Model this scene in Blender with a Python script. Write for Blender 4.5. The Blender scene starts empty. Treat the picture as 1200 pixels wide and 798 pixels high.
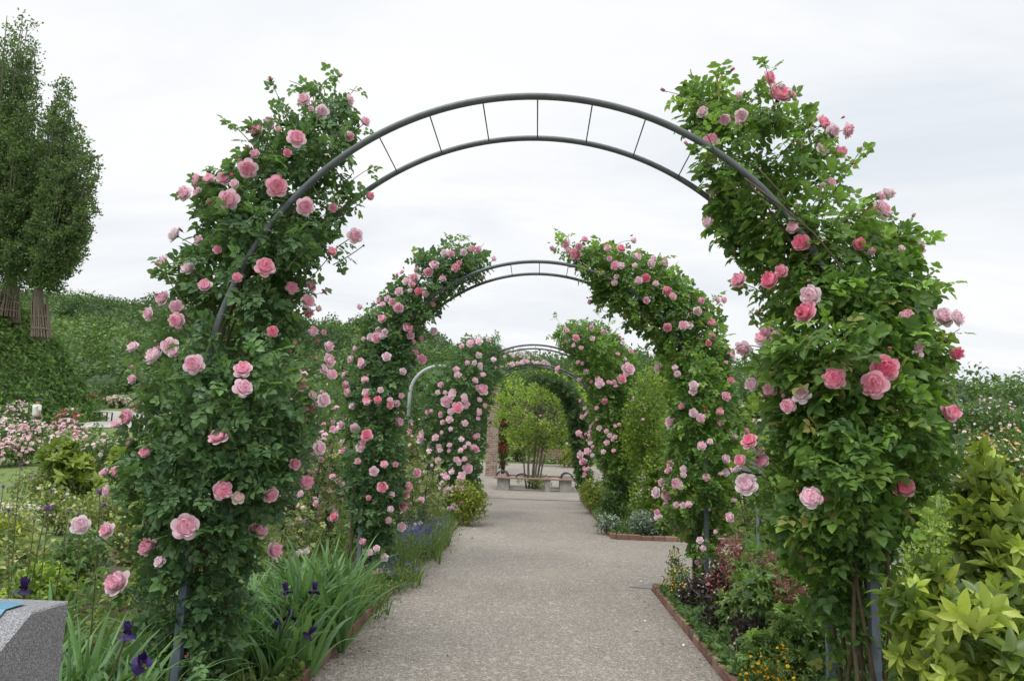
import bpy, math, random
import numpy as np
from mathutils import Matrix, Vector, Quaternion
R_ = math.radians
rng = np.random.default_rng(7)
random.seed(7)
scene = bpy.context.scene
COL = scene.collection

# ------------------------------------------------------------------ camera
CX, PIT, YAW, ROLL, F = .0494, .1451, -.0387, .0334, 829.96
EYE = 1.55
cy_, sy_ = math.cos(YAW), math.sin(YAW)
cp_, sp_ = math.cos(PIT), math.sin(PIT)
cr_, sr_ = math.cos(ROLL), math.sin(ROLL)
Xa = np.array([cy_, -sy_, 0.]); Ya = np.array([sy_, cy_, 0.]); Za = np.array([0, 0, 1.])
FWD = cp_*Ya + sp_*Za
UP0 = -sp_*Ya + cp_*Za
RIGHT = cr_*Xa + sr_*UP0
UP = -sr_*Xa + cr_*UP0
CAM = np.array([CX, 0, EYE])

def ray(px, py):
    px = np.asarray(px, float); py = np.asarray(py, float)
    return (RIGHT*((px-600)/F)[..., None] + UP*((399-py)/F)[..., None] + FWD)

def unp(px, py, d):
    """world point seen at photo position px,py whose world Y is d"""
    v = ray(px, py); k = (np.asarray(d, float)/v[..., 1])[..., None]
    return CAM + v*k

def sstep(x, a, b):
    t = np.clip((np.asarray(x, float)-a)/(b-a), 0, 1)
    return t*t*(3-2*t)

RIDGE_AZ = [-.9, -.65, -.55, -.3, -.14, -.02, .1, .25, .45, .65, .9]
RIDGE_H = [23, 20.5, 19.5, 17.0, 13, 12, 11.5, 10.0, 5.5, 3, 3.5]

def ground_h(x, y):
    x = np.asarray(x, float); y = np.asarray(y, float)
    side = sstep(np.abs(x), 6.5, 12)
    h = .085*np.maximum(0, y-15)*side
    h = np.minimum(h, 2.9)
    az = x/np.maximum(y, 5)
    hill = np.interp(az, RIDGE_AZ, RIDGE_H)*sstep(y, 62, 150)
    h = h + hill*sstep(y, 40, 80) + .6*sstep(y, 42, 60) + .5*sstep(y, 31, 40)*(1-side)
    return h

def ground_hit(px, py):
    v = ray(px, py)
    t = 2.0
    for _ in range(4000):
        p = CAM + v*t
        if p[2] <= ground_h(p[0], p[1]): return p
        t += .02 + t*.002
    return p

# ------------------------------------------------------------------ mesh tools
class MB:
    def __init__(s): s.V = []; s.T = []; s.Q = []; s.tv = []; s.qm = []; s.tm = []; s.n = 0
    def add(s, V, Q=None, T=None, var=0.5, m=0):
        V = np.asarray(V, float).reshape(-1, 3); k = len(V)
        if k == 0: return
        s.V.append(V)
        s.tv.append(np.full(k, var) if np.isscalar(var) else np.asarray(var, float))
        if Q is not None and len(Q):
            Q = np.asarray(Q, int).reshape(-1, 4)+s.n; s.Q.append(Q); s.qm.append(np.full(len(Q), m))
        if T is not None and len(T):
            T = np.asarray(T, int).reshape(-1, 3)+s.n; s.T.append(T); s.tm.append(np.full(len(T), m))
        s.n += k
    def mesh(s, name, mats, smooth=False):
        V = np.concatenate(s.V).astype(np.float32); tv = np.concatenate(s.tv).astype(np.float32)
        Q = np.concatenate(s.Q) if s.Q else np.zeros((0, 4), int)
        T = np.concatenate(s.T) if s.T else np.zeros((0, 3), int)
        mi = np.concatenate(([np.concatenate(s.qm)] if s.Q else []) + ([np.concatenate(s.tm)] if s.T else []))
        me = bpy.data.meshes.new(name)
        me.vertices.add(len(V)); me.vertices.foreach_set('co', V.ravel())
        li = np.concatenate([Q.ravel(), T.ravel()]).astype(np.int32)
        me.loops.add(len(li)); me.loops.foreach_set('vertex_index', li)
        npoly = len(Q)+len(T); me.polygons.add(npoly)
        st = np.concatenate([np.arange(len(Q))*4, len(Q)*4+np.arange(len(T))*3]).astype(np.int32)
        me.polygons.foreach_set('loop_start', st)
        me.polygons.foreach_set('material_index', mi.astype(np.int32))
        me.polygons.foreach_set('use_smooth', np.full(npoly, bool(smooth)))
        a = me.attributes.new('var', 'FLOAT', 'POINT'); a.data.foreach_set('value', tv)
        for m in (mats if isinstance(mats, (list, tuple)) else [mats]): me.materials.append(m)
        me.update(calc_edges=True)
        return me
    def obj(s, name, mats, parent=None, smooth=False, **props):
        me = s.mesh(name, mats, smooth)
        return link(name, me, parent, **props)

def link(name, data, parent=None, **props):
    o = bpy.data.objects.new(name, data); COL.objects.link(o)
    if parent is not None:
        o.parent = parent
        o.matrix_parent_inverse = Matrix.Translation(-parent.location)
    for k, v in props.items(): o[k] = v
    return o

def thing(name, loc, label, category, group=None):
    o = bpy.data.objects.new(name, None); COL.objects.link(o)
    o.empty_display_size = .1
    o.location = Vector([float(c) for c in loc])
    o['label'] = label; o['category'] = category
    if group: o['group'] = group
    return o

def norm(a):
    a = np.asarray(a, float); return a/np.maximum(np.linalg.norm(a, axis=-1, keepdims=True), 1e-9)

def frames(axis, normal):
    """columns x,y,z: y = axis, z ~ normal"""
    y = norm(axis); z = normal-(normal*y).sum(-1, keepdims=True)*y; z = norm(z); x = np.cross(y, z)
    return np.stack([x, y, z], -1)

def scatter(mb, tpl, P, M, S, var, m=0):
    V, Q, T = tpl[:3]; tvar = tpl[3] if len(tpl) > 3 else None
    n = len(P)
    if n == 0: return
    S = np.broadcast_to(np.asarray(S, float).reshape(-1, 1) if np.ndim(S) else np.full((n, 1), S), (n, 1))
    W = np.einsum('nij,kj->nki', M, V)*S[:, :, None]+P[:, None, :]
    k = len(V); off = (np.arange(n)*k)[:, None, None]
    q = (np.asarray(Q)[None]+off).reshape(-1, 4) if Q is not None and len(Q) else None
    t = (np.asarray(T)[None]+off).reshape(-1, 3) if T is not None and len(T) else None
    vv = np.repeat(np.broadcast_to(np.asarray(var, float), (n,)), k)
    if tvar is not None: vv = vv+np.tile(tvar, n)
    mb.add(W.reshape(-1, 3), q, t, vv, m)

def tube(mb, pts, rad, sides=8, m=0, var=.5, cap=True, square=False):
    P = np.asarray(pts, float); n = len(P); rad = np.broadcast_to(np.asarray(rad, float), (n,))
    d = np.gradient(P, axis=0); d = norm(d)
    ref = np.array([0, 0, 1.]) if abs(d[0][2]) < .9 else np.array([1., 0, 0])
    a = norm(np.cross(d[0], ref)); A = []
    for i in range(n):
        a = norm(a-(a*d[i]).sum()*d[i]); A.append(a)
    A = np.array(A); B = np.cross(d, A)
    th = np.arange(sides)*2*np.pi/sides + (np.pi/4 if square else 0)
    k = 1.414 if square else 1
    V = P[:, None]+k*rad[:, None, None]*(np.cos(th)[None, :, None]*A[:, None]+np.sin(th)[None, :, None]*B[:, None])
    V = V.reshape(-1, 3); i = np.arange(n-1)[:, None]*sides; j = np.arange(sides)[None]; j2 = (j+1) % sides
    Q = np.stack([i+j, i+j2, i+sides+j2, i+sides+j], -1).reshape(-1, 4)
    T = None
    if cap:
        V = np.concatenate([V, P[[0, -1]]]); c0 = n*sides; jj = np.arange(sides)
        T = np.concatenate([np.stack([np.full(sides, c0), (jj+1) % sides, jj], -1),
                            np.stack([np.full(sides, c0+1), (n-1)*sides+jj, (n-1)*sides+(jj+1) % sides], -1)])
    mb.add(V, Q, T, var, m)

def box(mb, lo, hi, m=0, rot=None, org=None, bev=0.0, var=.5):
    lo = np.array(lo, float); hi = np.array(hi, float)
    if bev > 0:
        b = min(bev, .45*(hi-lo).min())
        V = []; idx = {}
        for ax in range(3):
            for s in (0, 1):
                o1, o2 = [a for a in range(3) if a != ax]
                for u in (0, 1):
                    for w in (0, 1):
                        p = np.zeros(3); p[ax] = (hi if s else lo)[ax]
                        p[o1] = hi[o1]-b if u else lo[o1]+b; p[o2] = hi[o2]-b if w else lo[o2]+b
                        c = [0, 0, 0]; c[ax] = s; c[o1] = u; c[o2] = w
                        idx[(ax, tuple(c))] = len(V); V.append(p)
        V = np.array(V); Q = []; T = []
        for ax in range(3):
            o1, o2 = [a for a in range(3) if a != ax]
            for s in (0, 1):
                def g(u, w):
                    c = [0, 0, 0]; c[ax] = s; c[o1] = u; c[o2] = w; return idx[(ax, tuple(c))]
                Q.append([g(0, 0), g(1, 0), g(1, 1), g(0, 1)])
        for ax in range(3):  # edges parallel to ax
            o1, o2 = [a for a in range(3) if a != ax]
            for u in (0, 1):
                for w in (0, 1):
                    def c3(k):
                        c = [0, 0, 0]; c[ax] = k; c[o1] = u; c[o2] = w; return tuple(c)
                    Q.append([idx[(o1, c3(0))], idx[(o1, c3(1))], idx[(o2, c3(1))], idx[(o2, c3(0))]])
        for c in [(i, j, k) for i in (0, 1) for j in (0, 1) for k in (0, 1)]:
            T.append([idx[(0, c)], idx[(1, c)], idx[(2, c)]])
        Q = np.array(Q); T = np.array(T)
        cen = (lo+hi)/2   # fix winding
        def fix(Fc):
            for r in range(len(Fc)):
                p = V[Fc[r]]; nn = np.cross(p[1]-p[0], p[2]-p[0])
                if nn@(p.mean(0)-cen) < 0: Fc[r] = Fc[r][::-1]
            return Fc
        Q = fix(Q); T = fix(T)
    else:
        V = np.array([[(lo, hi)[a][0], (lo, hi)[b_][1], (lo, hi)[c][2]] for a in (0, 1) for b_ in (0, 1) for c in (0, 1)])
        Q = np.array([[0, 1, 3, 2], [4, 6, 7, 5], [0, 4, 5, 1], [2, 3, 7, 6], [0, 2, 6, 4], [1, 5, 7, 3]]); T = None
    if rot is not None: V = V@np.asarray(rot).T
    if org is not None: V = V+np.asarray(org)
    mb.add(V, Q, T, var, m)

def rotz(a):
    c, s = math.cos(a), math.sin(a); return np.array([[c, -s, 0], [s, c, 0], [0, 0, 1.]])
def rotx(a):
    c, s = math.cos(a), math.sin(a); return np.array([[1, 0, 0], [0, c, -s], [0, s, c]])

_ph = rng.uniform(0, 6.28, (40, 3)); _dr = norm(rng.normal(size=(40, 3)))
def fnoise(P, sc, seed=0):
    P = np.asarray(P, float)*sc; o = 0
    for k in range(5):
        i = (seed*7+k*3) % 38
        o = o+np.sin(P@(_dr[i]*(1+.55*k))*2.2+_ph[i, 0])*np.sin(P@(_dr[i+1]*(1+.4*k))*2.2+_ph[i+1, 1])/(1+.35*k)
    return o*.62

# ------------------------------------------------------------------ materials
def new_mat(name):
    m = bpy.data.materials.new(name); m.use_nodes = True
    nt = m.node_tree; b = nt.nodes['Principled BSDF']; return m, nt, b
def ramp(nt, fac, stops):
    r = nt.nodes.new('ShaderNodeValToRGB'); e = r.color_ramp.elements
    while len(e) < len(stops): e.new(.5)
    for i, (p, c) in enumerate(stops): e[i].position = p; e[i].color = (*c, 1)
    nt.links.new(fac, r.inputs['Fac']); return r.outputs['Color']
def noise(nt, scale, detail=4, rough=.5, coord='Object', dist=0.):
    t = nt.nodes.new('ShaderNodeTexCoord'); n = nt.nodes.new('ShaderNodeTexNoise')
    n.inputs['Scale'].default_value = scale; n.inputs['Detail'].default_value = detail
    n.inputs['Roughness'].default_value = rough; n.inputs['Distortion'].default_value = dist
    nt.links.new(t.outputs[coord], n.inputs['Vector']); return n.outputs['Fac']
def mixc(nt, f, a, b, mode='MIX'):
    x = nt.nodes.new('ShaderNodeMix'); x.data_type = 'RGBA'; x.blend_type = mode
    for s, v in ((x.inputs[0], f), (x.inputs[6], a), (x.inputs[7], b)):
        if hasattr(v, 'is_output'): nt.links.new(v, s)
        elif isinstance(v, (tuple, list)): s.default_value = (*v, 1)
        else: s.default_value = v
    return x.outputs[2]
def bump(nt, b, h, strength=.3, dist=.01):
    n = nt.nodes.new('ShaderNodeBump'); n.inputs['Strength'].default_value = strength; n.inputs['Distance'].default_value = dist
    nt.links.new(h, n.inputs['Height']); nt.links.new(n.outputs['Normal'], b.inputs['Normal'])

def leaf_mat(name, dark, light, tip=None, rough=.5, trans=.35, spec=.35):
    """var 0..1 = old leaf .. fresh leaf; >1 = flush of young coloured leaf"""
    m, nt, b = new_mat(name)
    at = nt.nodes.new('ShaderNodeAttribute'); at.attribute_name = 'var'
    stops = [(0, dark), (.62, light), (.86, tuple(min(1, c*1.45) for c in light)), (1, tip or tuple(min(1, c*1.6) for c in light))]
    mr = nt.nodes.new('ShaderNodeMath'); mr.operation = 'MULTIPLY'; mr.inputs[1].default_value = .83
    nt.links.new(at.outputs['Fac'], mr.inputs[0])
    c = ramp(nt, mr.outputs[0], stops)
    n = noise(nt, 9, 2)
    c2 = mixc(nt, n, tuple([.84]*3), tuple([1.16]*3)); c = mixc(nt, 1., c, c2, 'MULTIPLY')
    # paler underside
    g = nt.nodes.new('ShaderNodeNewGeometry')
    c = mixc(nt, g.outputs['Backfacing'], c, mixc(nt, .35, c, (.12, .17, .10)))
    nt.links.new(c, b.inputs['Base Color']); b.inputs['Roughness'].default_value = rough
    b.inputs['Specular IOR Level'].default_value = spec
    tr = nt.nodes.new('ShaderNodeBsdfTranslucent')
    tc = mixc(nt, 1., c, (1.5, 1.65, .7), 'MULTIPLY'); nt.links.new(tc, tr.inputs['Color'])
    mx = nt.nodes.new('ShaderNodeMixShader'); mx.inputs[0].default_value = trans
    nt.links.new(b.outputs[0], mx.inputs[1]); nt.links.new(tr.outputs[0], mx.inputs[2])
    nt.links.new(mx.outputs[0], nt.nodes['Material Output'].inputs['Surface'])
    return m

def petal_mat(name, inner, outer, rough=.55, trans=.25, spread=.25):
    m, nt, b = new_mat(name)
    at = nt.nodes.new('ShaderNodeAttribute'); at.attribute_name = 'var'
    oi = nt.nodes.new('ShaderNodeObjectInfo')
    ad = nt.nodes.new('ShaderNodeMath'); ad.operation = 'MULTIPLY_ADD'; ad.inputs[1].default_value = spread*2; ad.inputs[2].default_value = -spread
    nt.links.new(oi.outputs['Random'], ad.inputs[0])
    su = nt.nodes.new('ShaderNodeMath'); su.operation = 'ADD'; su.use_clamp = True
    nt.links.new(at.outputs['Fac'], su.inputs[0]); nt.links.new(ad.outputs[0], su.inputs[1])
    c = ramp(nt, su.outputs[0], [(0, inner), (1, outer)])
    nt.links.new(c, b.inputs['Base Color']); b.inputs['Roughness'].default_value = rough
    b.inputs['Specular IOR Level'].default_value = .2
    tr = nt.nodes.new('ShaderNodeBsdfTranslucent'); nt.links.new(c, tr.inputs['Color'])
    mx = nt.nodes.new('ShaderNodeMixShader'); mx.inputs[0].default_value = trans
    nt.links.new(b.outputs[0], mx.inputs[1]); nt.links.new(tr.outputs[0], mx.inputs[2])
    nt.links.new(mx.outputs[0], nt.nodes['Material Output'].inputs['Surface'])
    return m

def plain(name, a, b2=None, scale=8, rough=.7, bmp=0., detail=5, metal=0., dist=.01, bs=None):
    m, nt, b = new_mat(name)
    if b2 is None: b2 = tuple(min(1, c*1.25) for c in a)
    n = noise(nt, scale, detail, .6)
    c = ramp(nt, n, [(.3, a), (.7, b2)]); nt.links.new(c, b.inputs['Base Color'])
    b.inputs['Roughness'].default_value = rough; b.inputs['Metallic'].default_value = metal
    if bmp: bump(nt, b, noise(nt, bs or scale*4, 5, .65), bmp, dist)
    return m

MAT = {}
MAT['leafL'] = leaf_mat('rose_leaf_deep', (.052, .114, .054), (.135, .235, .090), (.28, .33, .12), rough=.42)
MAT['leafR'] = leaf_mat('rose_leaf_mid', (.060, .130, .034), (.180, .305, .060), (.30, .27, .10), rough=.42)
MAT['leafM'] = leaf_mat('rose_leaf_soft', (.048, .104, .040), (.135, .220, .068), (.28, .28, .10))
MAT['leafPale'] = leaf_mat('pale_leaf', (.105, .150, .060), (.300, .335, .135), (.56, .52, .30))
MAT['leafGold'] = leaf_mat('golden_leaf', (.10, .135, .022), (.30, .34, .045), (.48, .44, .07))
MAT['leafYG'] = leaf_mat('yellow_green_leaf', (.090, .155, .030), (.260, .355, .060), (.42, .44, .10), trans=.45)
MAT['leafFresh'] = leaf_mat('fresh_lobed_leaf', (.085, .150, .045), (.235, .350, .095), (.36, .42, .14))
MAT['leafTree'] = leaf_mat('pale_tree_leaf', (.12, .19, .035), (.34, .45, .08), (.48, .55, .14), trans=.45)
MAT['leafBright'] = leaf_mat('bright_leaf', (.085, .145, .032), (.300, .370, .062), (.44, .48, .11), rough=.35, spec=.5)
MAT['leafDark'] = leaf_mat('hedge_leaf', (.030, .068, .026), (.085, .150, .045), (.14, .20, .07))
MAT['leafWood'] = leaf_mat('woodland_leaf', (.046, .092, .032), (.125, .205, .055), (.20, .28, .08), trans=.25)
MAT['leafPoplar'] = leaf_mat('poplar_leaf', (.050, .092, .036), (.130, .200, .066), (.21, .26, .10))
MAT['leafIvy'] = leaf_mat('ivy_leaf', (.052, .115, .036), (.150, .255, .062), (.26, .35, .09))
MAT['leafPurple'] = leaf_mat('purple_leaf', (.020, .012, .014), (.060, .034, .036), (.11, .07, .05), trans=.15)
MAT['leafPink'] = leaf_mat('pink_plume', (.20, .06, .065), (.32, .11, .12), (.42, .2, .2), trans=.2)
MAT['leafIris'] = leaf_mat('iris_blade', (.060, .135, .052), (.160, .290, .105), (.28, .36, .14), rough=.38, trans=.3)
MAT['leafGrey'] = leaf_mat('silver_leaf', (.16, .21, .17), (.30, .36, .29), (.42, .46, .36), trans=.2)
MAT['leafGrass'] = leaf_mat('grass_blade', (.06, .11, .03), (.16, .22, .05), (.26, .30, .09))
MAT['cane'] = plain('cane_bark', (.055, .045, .022), (.11, .085, .045), 30, .75, .3)
MAT['twig'] = plain('green_twig', (.07, .09, .03), (.13, .11, .05), 20, .6)
MAT['calyx'] = plain('calyx_green', (.06, .11, .035), (.10, .15, .05), 40, .6)
MAT['petal'] = petal_mat('pink_petal', (.88, .33, .47), (.93, .71, .79))
MAT['petalLight'] = petal_mat('blush_petal', (.89, .50, .62), (.92, .80, .85))
MAT['petalDeep'] = petal_mat('deep_pink_petal', (.86, .17, .30), (.92, .56, .66))
MAT['petalFade'] = petal_mat('fading_petal', (.80, .52, .50), (.84, .74, .68))
MAT['petalWhite'] = petal_mat('white_petal', (.85, .62, .55), (.86, .82, .76))
MAT['petalYellow'] = petal_mat('apricot_petal', (.82, .42, .12), (.86, .68, .36))
MAT['petalRed'] = petal_mat('red_petal', (.50, .03, .03), (.60, .12, .10))
MAT['petalGold'] = petal_mat('yellow_ray', (.85, .45, .01), (.88, .62, .02), spread=.1)
MAT['petalBlue'] = petal_mat('blue_floret', (.10, .09, .38), (.22, .20, .55))
MAT['petalPurple'] = petal_mat('iris_petal', (.014, .007, .045), (.055, .025, .14), trans=.1)
MAT['petalViolet'] = petal_mat('violet_petal', (.25, .06, .36), (.46, .20, .58))
MAT['withered'] = plain('withered_petal', (.28, .17, .10), (.4, .27, .16), 40, .8)
MAT['bark'] = plain('tree_bark', (.10, .085, .065), (.19, .165, .13), 12, .85, .6)
MAT['barkPale'] = plain('pale_bark', (.20, .19, .16), (.34, .32, .28), 9, .85, .5)
MAT['bamboo'] = plain('weathered_bamboo', (.10, .075, .055), (.22, .175, .13), 14, .8, .3)
MAT['concrete'] = plain('concrete', (.24, .23, .21), (.36, .34, .31), 6, .85, .4)

def steel(name, a, b_):
    m, nt, b = new_mat(name)
    c = ramp(nt, noise(nt, 14, 6, .7), [(.35, a), (.62, b_)])
    nt.links.new(c, b.inputs['Base Color']); b.inputs['Roughness'].default_value = .42; b.inputs['Metallic'].default_value = .0
    b.inputs['Specular IOR Level'].default_value = .55
    c = mixc(nt, ramp(nt, noise(nt, 11, 8, .8), [(.66, (0, 0, 0)), (.72, (1, 1, 1))]), c, (.16, .085, .05)); nt.links.new(c, b.inputs['Base Color'])
    bump(nt, b, noise(nt, 60, 3), .08, .002); return m
MAT['steel'] = steel('slate_painted_steel', (.070, .083, .090), (.105, .120, .128))
MAT['steelPost'] = steel('blue_grey_post_paint', (.135, .160, .215), (.185, .215, .27))
MAT['steelPale'] = steel('pale_grey_paint', (.34, .38, .39), (.46, .49, .50))

def path_mat():
    m, nt, b = new_mat('exposed_aggregate_path')
    t = nt.nodes.new('ShaderNodeTexCoord')
    v = nt.nodes.new('ShaderNodeTexVoronoi'); v.inputs['Scale'].default_value = 120
    nt.links.new(t.outputs['Object'], v.inputs['Vector'])
    sep = nt.nodes.new('ShaderNodeSeparateColor'); nt.links.new(v.outputs['Color'], sep.inputs[0])
    c = ramp(nt, sep.outputs[0], [(0, (.10, .086, .07)), (.3, (.185, .160, .133)), (.62, (.262, .232, .199)), (.88, (.345, .312, .275)), (1, (.53, .495, .455))])
    c = mixc(nt, v.outputs['Distance'], c, mixc(nt, .6, c, (.17, .155, .135)))
    v2 = nt.nodes.new('ShaderNodeTexVoronoi'); v2.inputs['Scale'].default_value = 38
    nt.links.new(t.outputs['Object'], v2.inputs['Vector'])
    s2 = nt.nodes.new('ShaderNodeSeparateColor'); nt.links.new(v2.outputs['Color'], s2.inputs[0])
    c = mixc(nt, ramp(nt, s2.outputs[1], [(.90, (0, 0, 0)), (.93, (1, 1, 1))]), c, mixc(nt, .4, c, (.46, .44, .41)))
    n = noise(nt, .55, 5, .6); c = mixc(nt, 1., c, ramp(nt, n, [(.3, (.84, .83, .81)), (.7, (1.12, 1.11, 1.10))]), 'MULTIPLY')
    n2 = noise(nt, 4.5, 6, .7); c = mixc(nt, 1., c, ramp(nt, n2, [(.3, (.95, .945, .935)), (.65, (1.03, 1.03, 1.03))]), 'MULTIPLY')
    n3 = noise(nt, .9, 3, .5, dist=.6); c = mixc(nt, ramp(nt, n3, [(.60, (0, 0, 0)), (.74, (.4, .4, .4))]), c, (.27, .225, .165))
    nt.links.new(c, b.inputs['Base Color']); b.inputs['Roughness'].default_value = .82
    bump(nt, b, v.outputs['Distance'], .5, .004); return m
MAT['path'] = path_mat()

def ground_mat():
    m, nt, b = new_mat('garden_ground')
    n = noise(nt, .35, 6, .65); n2 = noise(nt, 6, 6, .7)
    g = ramp(nt, n2, [(.3, (.060, .105, .025)), (.55, (.125, .175, .042)), (.75, (.20, .22, .07))])
    s = ramp(nt, n2, [(.3, (.07, .05, .035)), (.7, (.15, .11, .075))])
    c = mixc(nt, ramp(nt, n, [(.62, (0, 0, 0)), (.70, (1, 1, 1))]), g, s)
    nt.links.new(c, b.inputs['Base Color']); b.inputs['Roughness'].default_value = .95
    bump(nt, b, noise(nt, 30, 5, .7), .6, .02); return m
MAT['ground'] = ground_mat()
MAT['soil'] = plain('bed_soil', (.045, .032, .022), (.12, .09, .06), 14, .95, .9, dist=.02)
MAT['gravel'] = plain('pale_gravel', (.36, .34, .30), (.50, .47, .43), 25, .9, .4)

def granite_mat():
    m, nt, b = new_mat('speckled_granite')
    n = noise(nt, 190, 3, .8); n2 = noise(nt, 420, 2, .6)
    c = ramp(nt, n, [(.36, (.045, .045, .05)), (.46, (.17, .17, .18)), (.56, (.26, .26, .275)), (.68, (.46, .46, .47))])
    c = mixc(nt, ramp(nt, n2, [(.58, (0, 0, 0)), (.64, (1, 1, 1))]), c, (.06, .06, .065))
    nt.links.new(c, b.inputs['Base Color']); b.inputs['Roughness'].default_value = .5; return m
MAT['granite'] = granite_mat()
MAT['bluepanel'] = plain('blue_panel', (.075, .22, .31), (.10, .27, .37), 5, .35)

def brick_mat(name, sc=1.0):
    m, nt, b = new_mat(name)
    t = nt.nodes.new('ShaderNodeTexCoord'); sx = nt.nodes.new('ShaderNodeSeparateXYZ'); nt.links.new(t.outputs['Object'], sx.inputs[0])
    ad = nt.nodes.new('ShaderNodeMath'); ad.operation = 'ADD'; nt.links.new(sx.outputs[0], ad.inputs[0]); nt.links.new(sx.outputs[1], ad.inputs[1])
    cb = nt.nodes.new('ShaderNodeCombineXYZ'); nt.links.new(ad.outputs[0], cb.inputs[0]); nt.links.new(sx.outputs[2], cb.inputs[1])
    br = nt.nodes.new('ShaderNodeTexBrick'); nt.links.new(cb.outputs[0], br.inputs['Vector'])
    br.inputs['Scale'].default_value = 1; br.inputs['Brick Width'].default_value = .22; br.inputs['Row Height'].default_value = .08
    br.inputs['Mortar Size'].default_value = .008; br.inputs['Color1'].default_value = (.20, .115, .085, 1)
    br.inputs['Color2'].default_value = (.34, .26, .21, 1); br.inputs['Mortar'].default_value = (.40, .36, .31, 1)
    c = mixc(nt, 1., br.outputs['Color'], ramp(nt, noise(nt, 7, 5, .7), [(.3, (.6, .62, .65)), (.7, (1.25, 1.2, 1.15))]), 'MULTIPLY')
    nt.links.new(c, b.inputs['Base Color']); b.inputs['Roughness'].default_value = .9
    bump(nt, b, br.outputs['Fac'], -.4, .01); return m
MAT['brick'] = brick_mat('pillar_brick')

def kerb_mat():
    m, nt, b = new_mat('kerb_brick')
    at = nt.nodes.new('ShaderNodeAttribute'); at.attribute_name = 'var'
    c = ramp(nt, at.outputs['Fac'], [(0, (.16, .085, .062)), (.5, (.235, .125, .092)), (1, (.31, .19, .145))])
    c = mixc(nt, 1., c, ramp(nt, noise(nt, 24, 6, .75), [(.3, (.62, .62, .62)), (.7, (1.2, 1.2, 1.2))]), 'MULTIPLY')
    nt.links.new(c, b.inputs['Base Color']); b.inputs['Roughness'].default_value = .9
    bump(nt, b, noise(nt, 70, 4, .7), .5, .006); return m
MAT['kerb'] = kerb_mat()

def wood_mat(name, a, b_):
    m, nt, b = new_mat(name)
    t = nt.nodes.new('ShaderNodeTexCoord'); mp = nt.nodes.new('ShaderNodeMapping'); mp.inputs['Scale'].default_value = (2, 30, 30)
    nt.links.new(t.outputs['Object'], mp.inputs[0]); n = nt.nodes.new('ShaderNodeTexNoise'); n.inputs['Scale'].default_value = 2; n.inputs['Detail'].default_value = 5
    nt.links.new(mp.outputs[0], n.inputs['Vector']); c = ramp(nt, n.outputs['Fac'], [(.3, a), (.7, b_)])
    nt.links.new(c, b.inputs['Base Color']); b.inputs['Roughness'].default_value = .7; return m
MAT['wood'] = wood_mat('weathered_bench_wood', (.17, .105, .085), (.30, .20, .165))
MAT['black'] = plain('black_metal', (.02, .02, .022), (.035, .035, .04), 20, .45)

# ------------------------------------------------------------------ leaf templates  (y = along leaf, z = face normal)
def leaflet(l=1., w=.62, fold=.12, droop=.12, base=(0, 0, 0), ang=0.):
    V = np.array([[0, 0, 0], [0, .36, .0], [0, .72, -.03], [0, 1, -droop],
                  [-w*.5, .34, fold], [-w*.40, .70, fold*.7], [w*.5, .34, fold], [w*.40, .70, fold*.7]])*l
    V = V@rotz(ang).T+np.array(base)
    T = [[0, 1, 4], [2, 3, 5], [0, 6, 1], [2, 7, 3]]; Q = [[4, 1, 2, 5], [1, 6, 7, 2]]
    return V, Q, T
def merge(parts):
    V = []; Q = []; T = []; n = 0
    for v, q, t in parts:
        V.append(v)
        if len(q): Q.append(np.array(q)+n)
        if len(t): T.append(np.array(t)+n)
        n += len(v)
    return np.concatenate(V), (np.concatenate(Q) if Q else np.zeros((0, 4), int)), (np.concatenate(T) if T else np.zeros((0, 3), int))
def spray(nl=5, hi=True):
    mk = leaflet if hi else diamond
    pr = [mk(l=.46, w=.68, base=(0, .62, -.05))]
    for k, y in enumerate(np.linspace(.55, .22, (nl-1)//2)):
        for s in (-1, 1):
            v, q, t = mk(l=.40-.05*k, w=.68, base=(0, y, -.02), ang=-s*(1.1+.12*k)); v = v+np.array([0, 0, 1])*(.05*np.abs(v[:, :1]))
            pr.append((v, q, t))
    if hi: pr.append((np.array([[-.012, 0, 0], [.012, 0, 0], [0, .66, -.05]]), [], [[0, 1, 2]]))
    return merge(pr)
def diamond(l=1., w=.6, base=(0, 0, 0), ang=0., fold=.1):
    V = np.array([[0, 0, 0], [w*.5, .45, fold], [0, 1, -.06], [-w*.5, .45, fold]])*l
    V = V@rotz(ang).T+np.array(base)
    return V, [], [[0, 1, 2], [0, 2, 3]]
def smoothleaf(w=.4, droop=.2, fold=.08, ns=8):
    t = np.linspace(0, 1, ns); hw = w*.5*np.sin(np.pi*np.clip(t, 0, 1)**.85)**.8; hw[0] = .02; hw[-1] = 0
    z = -droop*t**2.2; V = np.concatenate([np.stack([-hw, t, z+fold*hw/w*2], -1), np.stack([0*t, t, z], -1), np.stack([hw, t, z+fold*hw/w*2], -1)])
    Q = []
    for i in range(ns-1): Q += [[i, ns+i, ns+i+1, i+1], [ns+i, 2*ns+i, 2*ns+i+1, ns+i+1]]
    return V, Q, []
def palm():
    pr = []
    for a, l in ((0, 1.), (.75, .85), (-.75, .85), (1.6, .55), (-1.6, .55)):
        pr.append(leaflet(l=l, w=.42, ang=a, droop=.25, fold=.06))
    return merge(pr)
def whorl(n=8, w=.42):
    """tuft of long glossy leaves around a shoot tip, shoot along +z"""
    pr = []
    for k in range(n):
        a = k*2.4; up = .35+.5*(k/n)
        v, q, t = smoothleaf(w=w, droop=.12+.2*((k*5) % 3)/2, fold=.10); v = v*(1-.4*k/n)
        v = v@rotx(up).T@rotz(a).T+np.array([0, 0, .05*k]); pr.append((v, q, t))
    return merge(pr)
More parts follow.
